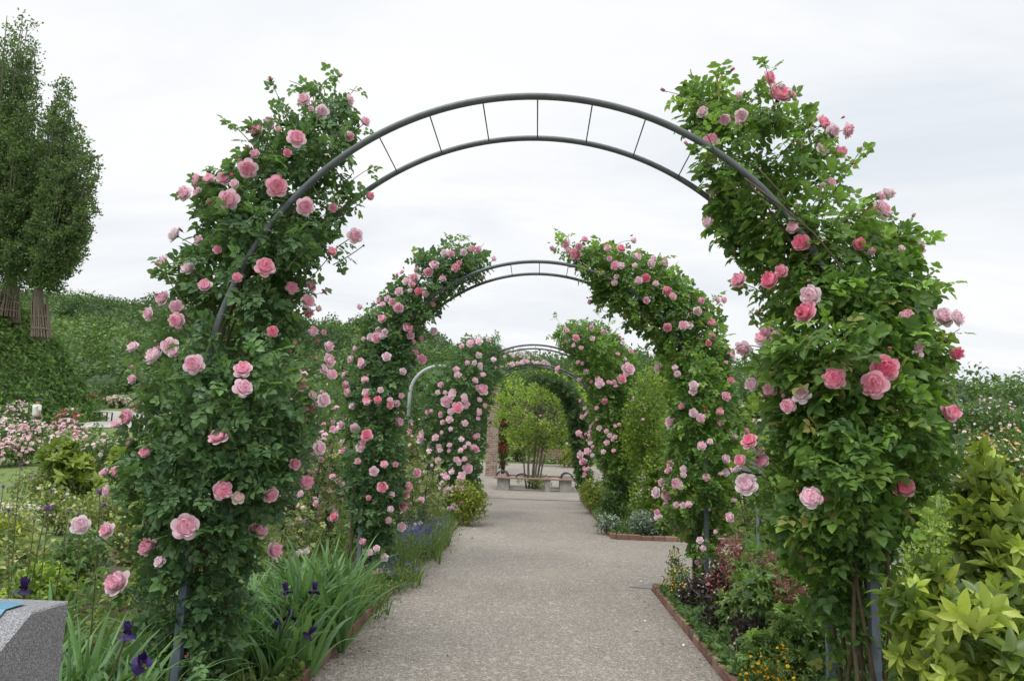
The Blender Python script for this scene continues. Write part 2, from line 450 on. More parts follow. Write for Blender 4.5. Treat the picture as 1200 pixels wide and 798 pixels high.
LEAF = leaflet(); DIA = diamond(); SPR = spray(5, True); SPR7 = spray(7, True); SPRL = spray(5, False); PALM = palm(); WHORL = whorl()
LONGL = leaflet(w=.36, droop=.3)

# ------------------------------------------------------------------ blooms
def petal(mb, phi, n_u, n_v, r0, R, H, wid, lip, tilt, jit, var, m=0, thick=None):
    u = np.linspace(-1, 1, n_u)[:, None]; v = np.linspace(0, 1, n_v)[None]
    prof = np.sin(np.pi*np.clip(v*.88+.04, 0, 1))**.55*np.clip(v*3+.35, 0, 1)
    a = phi+u*wid*prof
    rr = r0+(R-r0)*(v**.6)+lip*np.clip(v-.62, 0, 1)**1.6*3.2
    z = H*v**1.15-abs(lip)*1.6*np.clip(v-.78, 0, 1)**1.5*2-.05*H*(u**2)*v+jit*np.sin(3*u+phi*5)*v
    rr = rr*(1-.07*u**2*v)
    x = rr*np.cos(a); y = rr*np.sin(a)
    P = np.stack([x, y, z+0*x], -1).reshape(-1, 3)
    if tilt:
        c = np.array([math.cos(phi), math.sin(phi), 0]); ax = np.array([-c[1], c[0], 0]); q = Quaternion(Vector(ax), tilt).to_matrix(); P = P@np.array(q).T
    i = np.arange(n_u-1)[:, None]*n_v; j = np.arange(n_v-1)[None]
    Q = np.stack([i+j, i+n_v+j, i+n_v+j+1, i+j+1], -1).reshape(-1, 4)
    vv = np.clip(var+.25*(np.tile(v, (n_u, 1)).ravel()-.5), 0, 1)
    mb.add(P, Q, None, vv, m)

def bloom_mesh(name, pet, seed, open_=1., res=5, hi=True):
    r = random.Random(seed); mb = MB()
    rings = [(5, .52, .16, .10, .98), (6, .49, .31, .05, .90), (7, .43, .41, .0, .72), (8, .36, .45, -.03, .52), (8, .28, .46, -.04, .36), (7, .20, .46, -.03, .22), (5, .13, .45, -.02, .12), (3, .06, .45, 0, 0.)] if hi else \
            [(5, .52, .20, .08, .95), (6, .46, .38, .0, .75), (6, .33, .44, -.04, .42), (4, .18, .44, -.04, .15)]
    for k, (n, R, H, lip, var) in enumerate(rings):
        ph = r.random()*6.28
        R = R*(open_ if k < 2 else (.6+.4*open_)); H = H*(1.35-.35*open_)
        for i in range(n):
            jr = r.uniform(.9, 1.1)
            petal(mb, ph+i*6.283/n+r.uniform(-.15, .15), res, res, .04, R*jr, H*r.uniform(.88, 1.12), (3.3/n)*(1.25 if k < 2 else .95), lip*r.uniform(.6, 1.3)*open_, r.uniform(-.08, .08), r.uniform(0, .025), var+r.uniform(-.1, .1))
    # tightly folded heart of the flower
    nr, na = 6, 20; D_ = []
    for i_ in range(nr):
        q = i_/(nr-1)*.33
        for j_ in range(na):
            a = j_*6.283/na; D_.append([q*math.cos(a), q*math.sin(a), (.40-.28*q*q*3+.028*math.sin(a*5+q*42+seed)+.015*math.sin(a*3-q*60))*(1.35-.35*open_)])
    i = np.arange(nr-1)[:, None]*na; j = np.arange(na)[None]; j2 = (j+1) % na
    mb.add(D_, np.stack([i+j, i+na+j, i+na+j2, i+j2], -1).reshape(-1, 4), None, np.repeat(np.linspace(.0, .4, nr), na), 0)
    # calyx, hip and sepals
    tube(mb, [(0, 0, -.28), (0, 0, -.1), (0, 0, -.03), (0, 0, .05)], [.02, .03, .085, .10], 6, 1)
    for i in range(5):
        a = i*1.2566+.3; c, s = math.cos(a), math.sin(a)
        mb.add([[.06*c-.05*s, .06*s+.05*c, .0], [.06*c+.05*s, .06*s-.05*c, .0], [.34*c, .34*s, -.05]], None, [[0, 1, 2]], .5, 1)
    return mb.mesh(name, [MAT[pet], MAT['calyx']], smooth=True)
def bud_mesh(name, pet, seed):
    r = random.Random(seed); mb = MB()
    for k in range(5):
        petal(mb, k*1.2566*2, 4, 4, .05, .15, .46, .9, -.02, 0, .01, .15)
    tube(mb, [(0, 0, -.25), (0, 0, -.08), (0, 0, -.01), (0, 0, .1)], [.018, .03, .08, .13], 6, 1)
    for i in range(5):
        a = i*1.2566; c, s = math.cos(a), math.sin(a)
        mb.add([[.12*c-.06*s, .12*s+.06*c, .05], [.12*c+.06*s, .12*s-.06*c, .05], [.16*c, .16*s, .42]], None, [[0, 1, 2]], .5, 1)
    return mb.mesh(name, [MAT[pet], MAT['calyx']], smooth=True)

BLOOMS = {}
for key, pet in (('p', 'petal'), ('l', 'petalLight'), ('d', 'petalDeep'), ('w', 'petalFade')):
    BLOOMS[key] = [bloom_mesh('rose_bloom', pet, 10+i, o) for i, o in enumerate((1., .82, .95, .68))]
BUD = [bud_mesh('rose_bud', 'petalDeep', 3), bud_mesh('rose_bud', 'petal', 4)]
LOB = {k: [bloom_mesh('small_bloom', p, 40+i, o, 4, False) for i, o in enumerate((1., .8))]
       for k, p in (('p', 'petal'), ('l', 'petalLight'), ('d', 'petalDeep'), ('w', 'petalWhite'))}

def place_bloom(parent, p, face, D, kind, lo=False, roll=None):
    src = (LOB if lo else BLOOMS)
    me = random.choice(BUD) if kind == 'b' else random.choice(src[kind])
    o = bpy.data.objects.new('bud' if kind == 'b' else 'bloom', me); COL.objects.link(o)
    q = Vector(face).to_track_quat('Z', 'Y') @ Quaternion((0, 0, 1), random.random()*6.28)
    o.parent = parent; o.matrix_parent_inverse = Matrix.Identity(4)
    pl = Vector([float(c) for c in p])-parent.location
    o.matrix_basis = Matrix.LocRotScale(pl, q, Vector((D, D, D*random.uniform(.85, 1.05))))
    return o

# ------------------------------------------------------------------ foliage volumes
def rowfun(rows):
    rows = np.array(rows, float); return lambda y: (np.interp(y, rows[:, 0], rows[:, 1]), np.interp(y, rows[:, 0], rows[:, 2]))
def sample_rows(rows, n, d0, hd, edge=.17, shell=.5, gap=-.55, gsc=2.2, seed=0, dens=None, prof=None):
    rf = rowfun(rows); ys = np.array(rows)[:, 0]; y0, y1 = ys.min(), ys.max()
    out = []; got = 0
    while got < n:
        y = rng.uniform(y0, y1, n*3); L, Rr = rf(y); w = Rr-L
        keep = rng.random(len(y)) < w/max((np.array(rows)[:, 2]-np.array(rows)[:, 1]).max(), 1)
        if dens is not None: keep &= rng.random(len(y)) < np.interp(y, dens[0], dens[1])
        y, L, Rr = y[keep], L[keep], Rr[keep]
        u = rng.uniform(-1, 1, len(y)); hw = (Rr-L)/2; cx = (L+Rr)/2
        v = rng.uniform(-1, 1, len(y)); v = np.sign(v)*np.abs(v)**shell
        dd = hd*np.clip(hw/np.median((np.array(rows)[:, 2]-np.array(rows)[:, 1])/2), .5, 1.2)
        sh, th = (np.interp(y, prof[0], prof[1]), np.interp(y, prof[0], prof[2])) if prof else (0*y, 1+0*y)
        dep = d0+sh+th*dd*np.sqrt(1-u*u)*v
        P = unp(cx+u*hw*(1+0*u), y, dep)
        C = unp(cx, y, d0+sh)
        P = C+(P-C)*(1+edge*fnoise(P, 3.2, seed+1))[:, None]
        g = fnoise(P, gsc, seed)
        k = g > gap+rng.uniform(-.15, .15, len(g))
        P, C, u = P[k], C[k], u[k]
        out.append((P, C)); got += len(P)
    P = np.concatenate([o[0] for o in out])[:n]; C = np.concatenate([o[1] for o in out])[:n]
    return P, C
def orient(P, C, up=.55, outw=.7, rnd=.55, droop=.25):
    o = norm(P-C+1e-6); r1 = rng.normal(size=P.shape); r2 = rng.normal(size=P.shape)
    ax = norm(o*.6+r1*.55+np.array([0, 0, -droop])); nm = norm(np.array([0, 0, 1.])*up+o*outw+r2*rnd)
    return frames(ax, nm)
def vary(P, n, seed=0, fresh=.06, sc=2.):
    v = np.clip(.38+.22*fnoise(P, sc, seed+3)+rng.normal(0, .22, n), 0, .95)
    f = rng.random(n) < fresh; v[f] = rng.uniform(.95, 1.2, f.sum()); return v

def twig_line(a, b, sag=.0, n=5):
    a = np.asarray(a); b = np.asarray(b); t = np.linspace(0, 1, n)[:, None]
    mid = (a+b)/2+np.array([0, 0, sag])+rng.normal(0, .02, 3)
    return (1-t)**2*a+2*t*(1-t)*mid+t*t*b

ARCH_R, ARCH_H, ARCH_S = 1.854, 1.751, .583
def hoop_pt(X, d, ang, R=ARCH_R, hs=ARCH_H): return np.array([X+R*math.sin(ang), d, hs+R*math.cos(ang)])

def garden_arch(X, d, label, mat_h='steel', z0=0., vis_posts=True):
    t = thing('garden_arch', (X, d+ARCH_S/2, z0), label, 'garden arch', 'steel hoop arches over the path')
    for k, dd in enumerate((d, d+ARCH_S)):
        mb = MB(); tube(mb, [hoop_pt(X, dd, a)+np.array([0, 0, z0]) for a in np.linspace(-math.pi/2-.0, math.pi/2, 97)], .0205 if k == 0 else .0185, 12)
        for a in (-1.02, 1.02):
            tube(mb, [hoop_pt(X, dd, a+q)+np.array([0, 0, z0]) for q in (-.022, 0, .022)], .0255, 12)
        mb.obj('hoop', MAT[mat_h], t, True)
        for s in (-1, 1):
            mb = MB(); tube(mb, [(X+s*ARCH_R, dd, z0-.1), (X+s*ARCH_R, dd, z0+ARCH_H-.02)], .0215, 4, square=True)
            tube(mb, [(X+s*ARCH_R, dd, z0+ARCH_H-.06), (X+s*ARCH_R, dd, z0+ARCH_H+.05)], .027, 12)
            mb.obj('post', MAT['steelPost' if d < 10 else mat_h], t)
    for i in range(-8, 9):
        a = i*R_(10.2); mb = MB(); tube(mb, [hoop_pt(X, d, a)+[0, 0, z0], hoop_pt(X, d+ARCH_S, a)+[0, 0, z0]], .0042, 6)
        mb.obj('rung', MAT[mat_h], t, True)
    for s in (-1, 1):
        for z in (.2, .6, 1.0, 1.4):
            mb = MB(); tube(mb, [(X+s*ARCH_R, d, z0+z), (X+s*ARCH_R, d+ARCH_S, z0+z)], .006, 6); mb.obj('rung', MAT['steelPost'], t, True)
    return t

def climber(name, label, rows, d0, hd, n, side, X, leaf, size, blooms, seed, lo=False, shoots=30, gap=-.55, ground=None, dens=None, extra=0, extra_kind='p', fresh=.06, canes=5, top_ang=1.0, tpl=None, bloom_rows=None, cat='climbing rose', group='roses climbing the steel arches', dscale=1., prof=None, ins=5, edge=.13):
    rows = [(y, l+min(ins, .3*(r-l)), r-min(ins, .3*(r-l))) for y, l, r in rows]
    gx = X+side*ARCH_R; base = (gx, d0, 0.)
    t = thing(name, base, label, cat, group)
    tpl = tpl or (SPRL if lo else SPR)
    P, C = sample_rows(rows, n, d0, hd, seed=seed, gap=gap, dens=dens, prof=prof, edge=edge)
    rf = rowfun(rows); yb = np.array(rows)[:, 0].max()
    allb = list(blooms)
    br = bloom_rows or rows; rb = rowfun(br); ba, bb = np.array(br)[:, 0].min(), np.array(br)[:, 0].max()
    for _ in range(extra):
        y = rng.uniform(ba, bb); L, Rr = rb(y); allb.append((rng.uniform(L, Rr), y, rng.uniform(.07, .105)*F/d0, rng.choice(list(extra_kind))))
    if not lo:
        for (px, py, D, kd) in list(blooms):
            if kd != 'b' and rng.random() < .34:
                a_ = rng.uniform(0, 6.28); allb.append((px+math.cos(a_)*D*.85, py+math.sin(a_)*D*.8, D*rng.uniform(.5, .85), rng.choice(['l', 'l', 'p', 'w', 'b'])))
    BP = []
    for (px, py, D, kd) in allb[:99]:
        L, Rr = rf(py); u = (px-(L+Rr)/2)/max((Rr-L)/2, 1)
        sh, th = (np.interp(py, prof[0], prof[1]), np.interp(py, prof[0], prof[2])) if prof else (0, 1)
        uc = np.clip(u, -1, 1); dep = d0+sh-hd*th*math.sqrt(max(0, 1-uc*uc))*rng.uniform(1.0, 1.1)-.06+(rng.uniform(-.3, .2)*hd if abs(u) > .85 else 0)
        p = unp(px, py, dep); c = unp((L+Rr)/2, min(py+6, yb), d0+sh)
        c = c+np.array([0, 0, -.1]); o = norm(p-c); tc = norm(CAM-p)
        f = norm(o*.75+tc*.62+np.array([0, 0, .10])+rng.normal(0, .30, 3)); size_m = D*dep/F*1.0*dscale
        BP.append((p, c, f, size_m, kd, u))
    if BP:
        Q_ = np.array([b[0]+b[2]*b[3]*.45 for b in BP]); rad_ = np.array([b[3]*.62+size*.42 for b in BP]); 
        keep = np.ones(len(P), bool)
        for q_, r_ in zip(Q_, rad_): keep &= np.linalg.norm(P-q_, axis=1) > r_
        P, C = P[keep], C[keep]
    mb = MB(); M = orient(P, C, up=.75, outw=.6)
    scatter(mb, tpl, P, M, size*rng.uniform(.5, 1.32, len(P)), vary(P, len(P), seed, fresh))
    rf = rowfun(rows); ya, yb = np.array(rows)[:, 0].min(), np.array(rows)[:, 0].max()
    tw = mb
    # free shoots at the outline
    for _ in range(shoots):
        y = rng.uniform(ya, yb-.25*(yb-ya)); L, Rr = rf(y); s = rng.choice([-1, 1]); px = (L if s < 0 else Rr)-s*rng.uniform(0, 12)*4.2/d0
        if rng.random() < .3: px = rng.uniform(L, Rr); y = y-6
        dep = d0+rng.uniform(-.6, .6)*hd
        a = unp(px-s*14*4.2/d0, y, dep); ln = rng.uniform(.10, .30)*(1 if d0 < 9 else .8)
        b = a+np.array([s*ln*rng.uniform(.3, 1.1), rng.uniform(-.15, .1), ln*rng.uniform(.2, 1.1)])
        line = twig_line(a, b, .05); tube(tw, line, np.linspace(.0035, .0018, 5), 4, 1, cap=False)
        k = rng.integers(3, 7); tt = rng.uniform(.25, 1, k); PP = np.stack([np.array([np.interp(q, np.linspace(0, 1, 5), line[:, c]) for q in tt]) for c in range(3)], -1)
        MM = orient(PP, np.repeat(a[None], k, 0), up=.8, outw=.2)
        scatter(mb, tpl, PP, MM, size*rng.uniform(.6, 1., k), np.full(k, rng.uniform(.5, 1.1)))
        if rng.random() < .35 and not lo: place_bloom(t, line[-1], norm(b-a+np.array([0, 0, .05])), .07, 'b')
    for (p, c, f, size_m, kd, u) in BP:
        place_bloom(t, p, f, size_m, kd, lo)
        q = p-f*size_m*.25; back = q-f*rng.uniform(.06, .14)-np.array([0, 0, .08])+(c-p)*.25
        tube(tw, twig_line(back, q), [.0035, .003, .003, .0028, .0028], 5, 1, cap=False)
        if rng.random() < .5 and not lo:
            e = np.array([rng.uniform(-1, 1), rng.uniform(-.6, .2), rng.uniform(0, 1)])*.06
            place_bloom(t, q+e*1.1, norm(f+e*8), size_m*rng.uniform(.5, .75), 'b') if len(t.children) < 98 else None
        k = 4; PP = back+(q-back)*rng.uniform(0, .9, (k, 1))+rng.normal(0, .012, (k, 3))
        scatter(mb, tpl, PP, orient(PP, np.repeat(c[None], k, 0)), size*rng.uniform(.6, .95, k), vary(PP, k, seed))
    mb.obj('foliage', [MAT[leaf], MAT['twig']], t)
    # canes climbing from the soil along the posts and over the hoops
    for i in range(canes):
        pts = []; jx, jy = rng.uniform(-.1, .1), rng.uniform(0, ARCH_S); h1 = rng.uniform(0, 6)
        dbase = d0-ARCH_S/2+jy
        for z in np.linspace(-.05, ARCH_H, 9): pts.append([gx+jx*(1-.4*z/ARCH_H)+.06*math.sin(z*3+h1), dbase+.06*math.cos(z*2.5+h1), z])
        for a in np.linspace(.1, top_ang, 7):
            q = hoop_pt(X, 0, side*(math.pi/2-a)); pts.append([q[0]+.05*math.sin(a*5+h1), dbase+.05*math.cos(a*6+h1), q[2]+.05*math.sin(a*7+h1)])
        cb = MB(); tube(cb, pts, np.linspace(.013, .005, len(pts)), 7); cb.obj('cane', MAT['cane'], t, True)
    return t

# ------------------------------------------------------------------ shrubs
SHRUB_N = [0]
def shrub(name, label, cx, top, wpx, d, leaf, tpl, lsize, cat, group=None, blos=None, cover=3.2, x0=None, depth=None, blos_n=0, blos_s=.07, flat=.0, seed=None, big=None, stems=True, up=.6, hfull=None, gapk=-.7, fresh=.08, spiky=False):
    """bush whose crown spans wpx photo pixels about column cx at distance d, its top at row top"""
    SHRUB_N[0] += 1; seed = seed or SHRUB_N[0]
    gt = unp(cx, 520, d); X = gt[0]; z0 = float(ground_h(X, d)); tp = unp(cx, top, d)[2]; H = max(tp-z0, .15); W = wpx*d/F/2
    Dp = depth or W*.8
    t = thing(name, (X, d, z0), label, cat, group)
    area = 2*W*H; n = int(np.clip(cover*area*1.6/(lsize*lsize*.45*(2.2 if any(tpl is q for q in (SPR, SPR7, SPRL)) else 1.2)), 60, 9000))
    # several overlapping lobes
    tall = H > 1.6*W; L = max(3, int(4+W*2)) + (5 if tall else 0)
    cen = np.stack([rng.uniform(-.55, .55, L)*W, rng.uniform(-.5, .5, L)*Dp, rng.uniform(.30, .68, L)*H], -1); cen[0] = [0, 0, .6*H]
    if tall: cen[:, 2] = np.linspace(.2, .78, L)*H; cen[:, 0] *= 1.1
    rad = np.stack([rng.uniform(.38, .55, L)*W, rng.uniform(.4, .6, L)*Dp, rng.uniform(.2, .26, L)*H if tall else rng.uniform(.32, .42, L)*H], -1); rad[:, 0] = np.maximum(rad[:, 0], .2*W)
    k = rng.integers(0, L, n); dv = norm(rng.normal(size=(n, 3))); rr = rng.uniform(.25, 1, (n, 1))**.45
    P = cen[k]+dv*rad[k]*rr*(1+.16*fnoise(dv*2+k[:, None], 1.4, seed)[:, None])
    P[:, 2] = np.clip(P[:, 2], .02, None); low = P[:, 2] < .02; 
    P = P+np.array([X, d, z0]); C = cen[k]+np.array([X, d, z0-.2*H])
    g = fnoise(P, 1.6/max(W, .3), seed) > gapk; P, C = P[g], C[g]
    mb = MB(); M = orient(P, C, up=up, outw=.55, droop=flat)
    scatter(mb, tpl, P, M, lsize*rng.uniform(.65, 1.2, len(P)), vary(P, len(P), seed, fresh, 1.4/max(W, .3)))
    mb.obj('foliage', MAT[leaf], t, tpl is WHORL)
    if stems:
        sb = MB()
        for i in range(5 if W > .25 else 3):
            c = cen[rng.integers(0, L)]+np.array([X, d, z0]); a = np.array([X+rng.uniform(-.15, .15)*W, d+rng.uniform(-.1, .1)*Dp, z0-.03])
            tube(sb, twig_line(a, c, 0, 6), np.linspace(.012, .004, 6)*max(.6, H), 5, cap=False)
        sb.obj('stem', MAT['cane'], t, True)
    if blos:
        for kd, nn in blos.items():
            if kd in LOB and nn <= 45:
                for _ in range(nn):
                    i = rng.integers(0, L); v = norm(rng.normal(size=3)+np.array([0, -.9, .8])); p = cen[i]+v*rad[i]*1.04+np.array([X, d, z0])
                    place_bloom(t, p, norm(v+[0, -.3, .2]+rng.normal(0, .2, 3)), blos_s*rng.uniform(.75, 1.2), kd, True)
            else:
                i = rng.integers(0, L, nn); v = norm(rng.normal(size=(nn, 3))+np.array([0, -.6, .7])); p = cen[i]+v*rad[i]*1.05+np.array([X, d, z0]); p[:, 2] = np.maximum(p[:, 2], z0+.1)
                bb = MB(); scatter(bb, FLO, p, frames(norm(rng.normal(size=(nn, 3))), norm(v+[0, -.3, .3])), blos_s*rng.uniform(.6, 1.3, nn), rng.uniform(.1, 1, nn))
                bb.obj('blossom', MAT[{'p': 'petal', 'l': 'petalLight', 'd': 'petalDeep', 'w': 'petalWhite', 'y': 'petalYellow', 'r': 'petalRed', 'g': 'petalGold', 'b': 'petalBlue', 'v': 'petalViolet'}[kd]], t, kind='stuff')
    return t
def floret():
    pr = []
    for k in range(6):
        v, q, t = diamond(.52, .62, fold=.06); v = v@rotx(.35).T@rotz(k*1.047).T; pr.append((v, q, t))
    for k in range(4):
        v, q, t = diamond(.32, .7, fold=.04); v = v@rotx(.95).T@rotz(k*1.57+.4).T+[0, 0, .04]; pr.append((v, q, t))
    return merge(pr)
FLO = floret()

def blades(mb, base, n, ln, wd, spread, bend, m=0, segs=6, var=(.1, .9), lean=(0, 0, 0)):
    for _ in range(n):
        a = rng.uniform(0, 6.28); l = ln*rng.uniform(.6, 1.1); w = wd*rng.uniform(.7, 1.2); o = np.array([math.cos(a), math.sin(a), 0]); sp = spread*rng.uniform(.1, 1)
        b = np.array(base)+o*rng.uniform(0, .5)*sp*.25; t = np.linspace(0, 1, segs)
        bd = bend*rng.uniform(.3, 1.4)
        ctr = b+np.outer(t*l*math.sin(sp), o)+np.outer(t**2.4*l*bd*.6, o)+np.outer(t*l*math.cos(sp)-t**3*l*bd*.75, [0, 0, 1])+np.outer(t**2*l, lean)
        sd = norm(np.cross(o, [0, 0, 1.])*math.cos(rng.uniform(-.9, .9))+o*math.sin(rng.uniform(-.9, .9))); ww = w*np.sqrt(np.clip(1-t, 0, 1))*(.7+.6*np.sin(np.pi*np.clip(t+.1, 0, 1)))
        nn = norm(np.cross(sd, ctr[-1]-ctr[0])); Lf = ctr-sd*ww[:, None]/2; Rt = ctr+sd*ww[:, None]/2; md = ctr+nn*ww[:, None]*.12
        V = np.stack([Lf, md, Rt], 1).reshape(-1, 3); i = np.arange(segs-1)[:, None]*3; j = np.array([0, 1])[None]
        Q = np.stack([i+j, i+j+1, i+j+4, i+j+3], -1).reshape(-1, 4); mb.add(V, Q, None, rng.uniform(*var), m)

# ================================================================== SETTING
def drape(name, xs, ys, mat, lift, keep=None, mats=None):
    XX, YY = np.meshgrid(xs, ys, indexing='ij'); V = np.stack([XX, YY, ground_h(XX, YY)+lift], -1).reshape(-1, 3)
    i = np.arange(len(xs)-1)[:, None]*len(ys); j = np.arange(len(ys)-1)[None]
    Q = np.stack([i+j, i+len(ys)+j, i+len(ys)+j+1, i+j+1], -1).reshape(-1, 4)
    if keep is not None:
        c = V[Q].mean(1); Q = Q[keep(c[:, 0], c[:, 1])]
    mb = MB(); mb.add(V, Q); return mb.obj(name, MAT[mat], None, True, kind='structure')
gx = np.concatenate([-np.geomspace(1500, 14, 50), np.linspace(-13, 13, 53), np.geomspace(14, 1500, 50)])
gy = np.concatenate([np.linspace(-30, 60, 91), np.linspace(62, 160, 50), np.geomspace(165, 2600, 14)])
drape('ground', gx, gy, 'ground', 0.0)
HW = 1.36
# path and plaza in one sheet 8 mm above the ground
ang = np.linspace(0, 2*math.pi, 97)[:-1]
mb = MB()
yy = np.concatenate([np.linspace(-6, 8.0, 15), np.linspace(8.2, 12.4, 8), np.linspace(12.8, 21.6, 12)])
def pr(y): return 6.0 if 8.1 < y < 12.5 else HW
V = []; Q = []; n = 0
for i in range(len(yy)-1):
    a, b = yy[i], yy[i+1]; xr = pr((a+b)/2)
    V += [[-HW, a, .012], [xr, a, .012], [xr, b, .012], [-HW, b, .012]]; Q.append([n, n+1, n+2, n+3]); n += 4
mb.add(V, Q); mb.obj('path', MAT['path'], kind='structure')
rr = np.concatenate([[0.01], np.linspace(1, 9.5, 12)])
PV = np.array([[r*math.cos(a), 30.0+r*math.sin(a)] for r in rr for a in ang]); PZ = ground_h(PV[:, 0], PV[:, 1])+.022
i = np.arange(len(rr)-1)[:, None]*96; j = np.arange(96)[None]; j2 = (j+1) % 96
mb = MB(); mb.add(np.column_stack([PV, PZ]), np.stack([i+j, i+96+j, i+96+j2, i+j2], -1).reshape(-1, 4)); mb.obj('plaza_paving', MAT['path'], kind='structure')
# soil of the beds
for s in (-1, 1):
    mb = MB()
    segs = [(-6, 21.2)] if s < 0 else [(-6, 8.0), (12.5, 21.2)]
    for a, b in segs:
        x0, x1 = s*(HW+.11), s*6.2
        ny = int((b-a)/.2); nx = 24
        XX, YY = np.meshgrid(np.linspace(x0, x1, nx), np.linspace(a, b, ny), indexing='ij')
        PP = np.stack([XX, YY, 0*XX], -1); ZZ = .045+.03*fnoise(PP.reshape(-1, 3), 1.3, 4).reshape(XX.shape)+.02*fnoise(PP.reshape(-1, 3), 5, 5).reshape(XX.shape)
        i = np.arange(nx-1)[:, None]*ny; j = np.arange(ny-1)[None]; Qs = np.stack([i+j, i+ny+j, i+ny+j+1, i+j+1], -1).reshape(-1, 4)
        mb.add(np.stack([XX, YY, ZZ], -1).reshape(-1, 3), Qs if s > 0 else Qs[:, ::-1])
    mb.obj('bed_soil', MAT['soil'], None, True, kind='structure')
# gravel walks on the left
def patch(name, corners, lift=.03):
    c = [np.array(q, float) for q in corners]; n = 14; u = np.linspace(0, 1, n)
    G = np.array([[(c[0]*(1-a)+c[1]*a)*(1-b)+(c[3]*(1-a)+c[2]*a)*b for b in u] for a in u])
    V = np.concatenate([G, ground_h(G[..., 0], G[..., 1])[..., None]+lift], -1).reshape(-1, 3)
    i = np.arange(n-1)[:, None]*n; j = np.arange(n-1)[None]
    mb = MB(); mb.add(V, np.stack([i+j, i+n+j, i+n+j+1, i+j+1], -1).reshape(-1, 4)); mb.obj(name, MAT['gravel'], kind='structure')
patch('gravel_walk', [(-24.5, 34), (-12, 37), (-12, 48), (-29.5, 47)])
patch('garden_walk', [(-14, 12.2), (-8.6, 12.6), (-8.4, 14.2), (-14.5, 14.8)])
# brick kerbs
def kerb(name, s, y0, y1, cross=None):
    mb = MB(); y = y0
    while y < y1:
        L = .205; c = np.array([s*(HW+.055)+rng.normal(0, .004), y+L/2, .0]); h = .085+rng.normal(0, .005)
        box(mb, (-.05, -L/2+.004, -.08), (.05, L/2-.004, h), rot=rotz(rng.normal(0, .025)), org=c, bev=.008, var=rng.random()); y += L
    if cross:
        x = HW+.11
        while x < cross:
            c = np.array([x+.1, (y1 if y0 < 0 else y0)+(.06 if y0 < 0 else -.06), 0]); box(mb, (-.1, -.05, -.08), (.1, .05, .085+rng.normal(0, .005)), rot=rotz(rng.normal(0, .02)), org=c, bev=.008, var=rng.random()); x += .205
    mb.obj(name, MAT['kerb'], kind='structure')
kerb('kerb', -1, -5, 21.3); kerb('kerb', 1, -5, 7.95, 5.8); kerb('kerb', 1, 12.6, 21.3, 5.8)
# flat strip of darker grey just above the path at its right side
mb = MB(); mb.add([[1.12, 8.28, .017], [1.9, 8.1, .017], [1.9, 8.6, .017], [1.45, 8.6, .017]], [[0, 1, 2, 3]]); mb.obj('dark_strip', plain('dark_grey', (.14, .135, .13), (.20, .19, .18), 12, .8), kind='structure')

# ------------------------------------------------------------------ arches
garden_arch(0, 3.972, 'nearest tall slate grey steel arch whose bare crown spans the top of the view')
garden_arch(.029, 7.825, 'second grey steel arch seen framed under the nearest one')
garden_arch(-.02, 14.6, 'third steel arch, its crown thin and low against the wooded hill')
garden_arch(0, 18.2, 'fourth and last rose arch, just before the square bench')

nearL = [(108, 345, 412), (122, 325, 427), (140, 300, 430), (160, 285, 432), (185, 262, 428), (205, 230, 425), (240, 212, 420), (270, 212, 412), (300, 200, 392), (330, 188, 372), (370, 170, 362), (400, 162, 360), (430, 160, 365), (460, 155, 385), (490, 150, 385), (520, 140, 380), (550, 130, 368), (580, 133, 350), (610, 138, 335), (640, 146, 320), (670, 150, 310), (700, 156, 304), (730, 162, 298), (760, 168, 292), (800, 175, 288), (850, 188, 280)]
bl = [(357,118,16,'l'),(377,131,16,'l'),(408,118,14,'l'),(427,144,14,'p'),(303,155,20,'p'),(317,144,16,'l'),(347,164,22,'p'),(337,180,14,'d'),(300,182,14,'p'),(291,198,22,'p'),(324,219,25,'d'),(270,235,24,'p'),(246,213,20,'p'),(233,211,16,'p'),(217,228,18,'l'),(233,227,15,'l'),(247,237,10,'d'),(356,242,22,'p'),(390,244,15,'p'),(432,231,14,'p'),(408,160,14,'p'),(208,277,20,'l'),(234,282,12,'l'),(255,293,10,'d'),(194,309,19,'l'),(223,316,18,'l'),(241,336,18,'p'),(279,326,14,'d'),(310,314,22,'d'),(388,297,15,'d'),(416,277,18,'l'),(210,376,22,'p'),(193,351,18,'p'),(176,368,16,'l'),(319,389,18,'d'),(341,338,20,'p'),(363,337,13,'p'),(361,353,15,'p'),(360,366,14,'p'),(366,388,15,'l'),(200,406,19,'l'),(184,420,26,'l'),(159,409,19,'l'),(228,427,23,'p'),(159,445,15,'p'),(285,434,20,'p'),(284,455,21,'p'),(353,452,18,'p'),(383,406,16,'l'),(384,423,16,'p'),(388,439,14,'l'),(378,469,16,'l'),(152,489,22,'p'),(257,514,22,'p'),(260,574,25,'p'),(216,617,28,'p'),(176,643,24,'p'),(140,685,28,'p'),(155,546,20,'p'),(170,531,16,'p'),(139,552,17,'p'),(125,555,15,'l'),(128,575,15,'l'),(95,615,20,'l'),(127,622,17,'p'),(154,519,12,'p'),(219,768,10,'b'),(298,622,15,'p'),(379,469,13,'l'),(359,481,14,'p'),(373,525,16,'l'),(357,566,22,'p'),(345,544,13,'p'),(316,579,18,'p'),(305,623,15,'p'),(319,646,20,'p')]
pfL = ([100, 340, 420], [.11, .10, 0], [.66, .74, 1])
dn = ([100, 300, 500, 640, 760, 850], [1, 1, 1, 1, .75, .3])
climber('climbing_rose', 'climbing pink rose with deep green leaves on the left of the nearest arch', nearL, 4.20, .44, 5300, -1, 0, 'leafL', .118, bl, 11, shoots=80, dens=dn, fresh=.04, top_ang=.72, prof=pfL, gap=-.30, ins=25, edge=.17, canes=8)
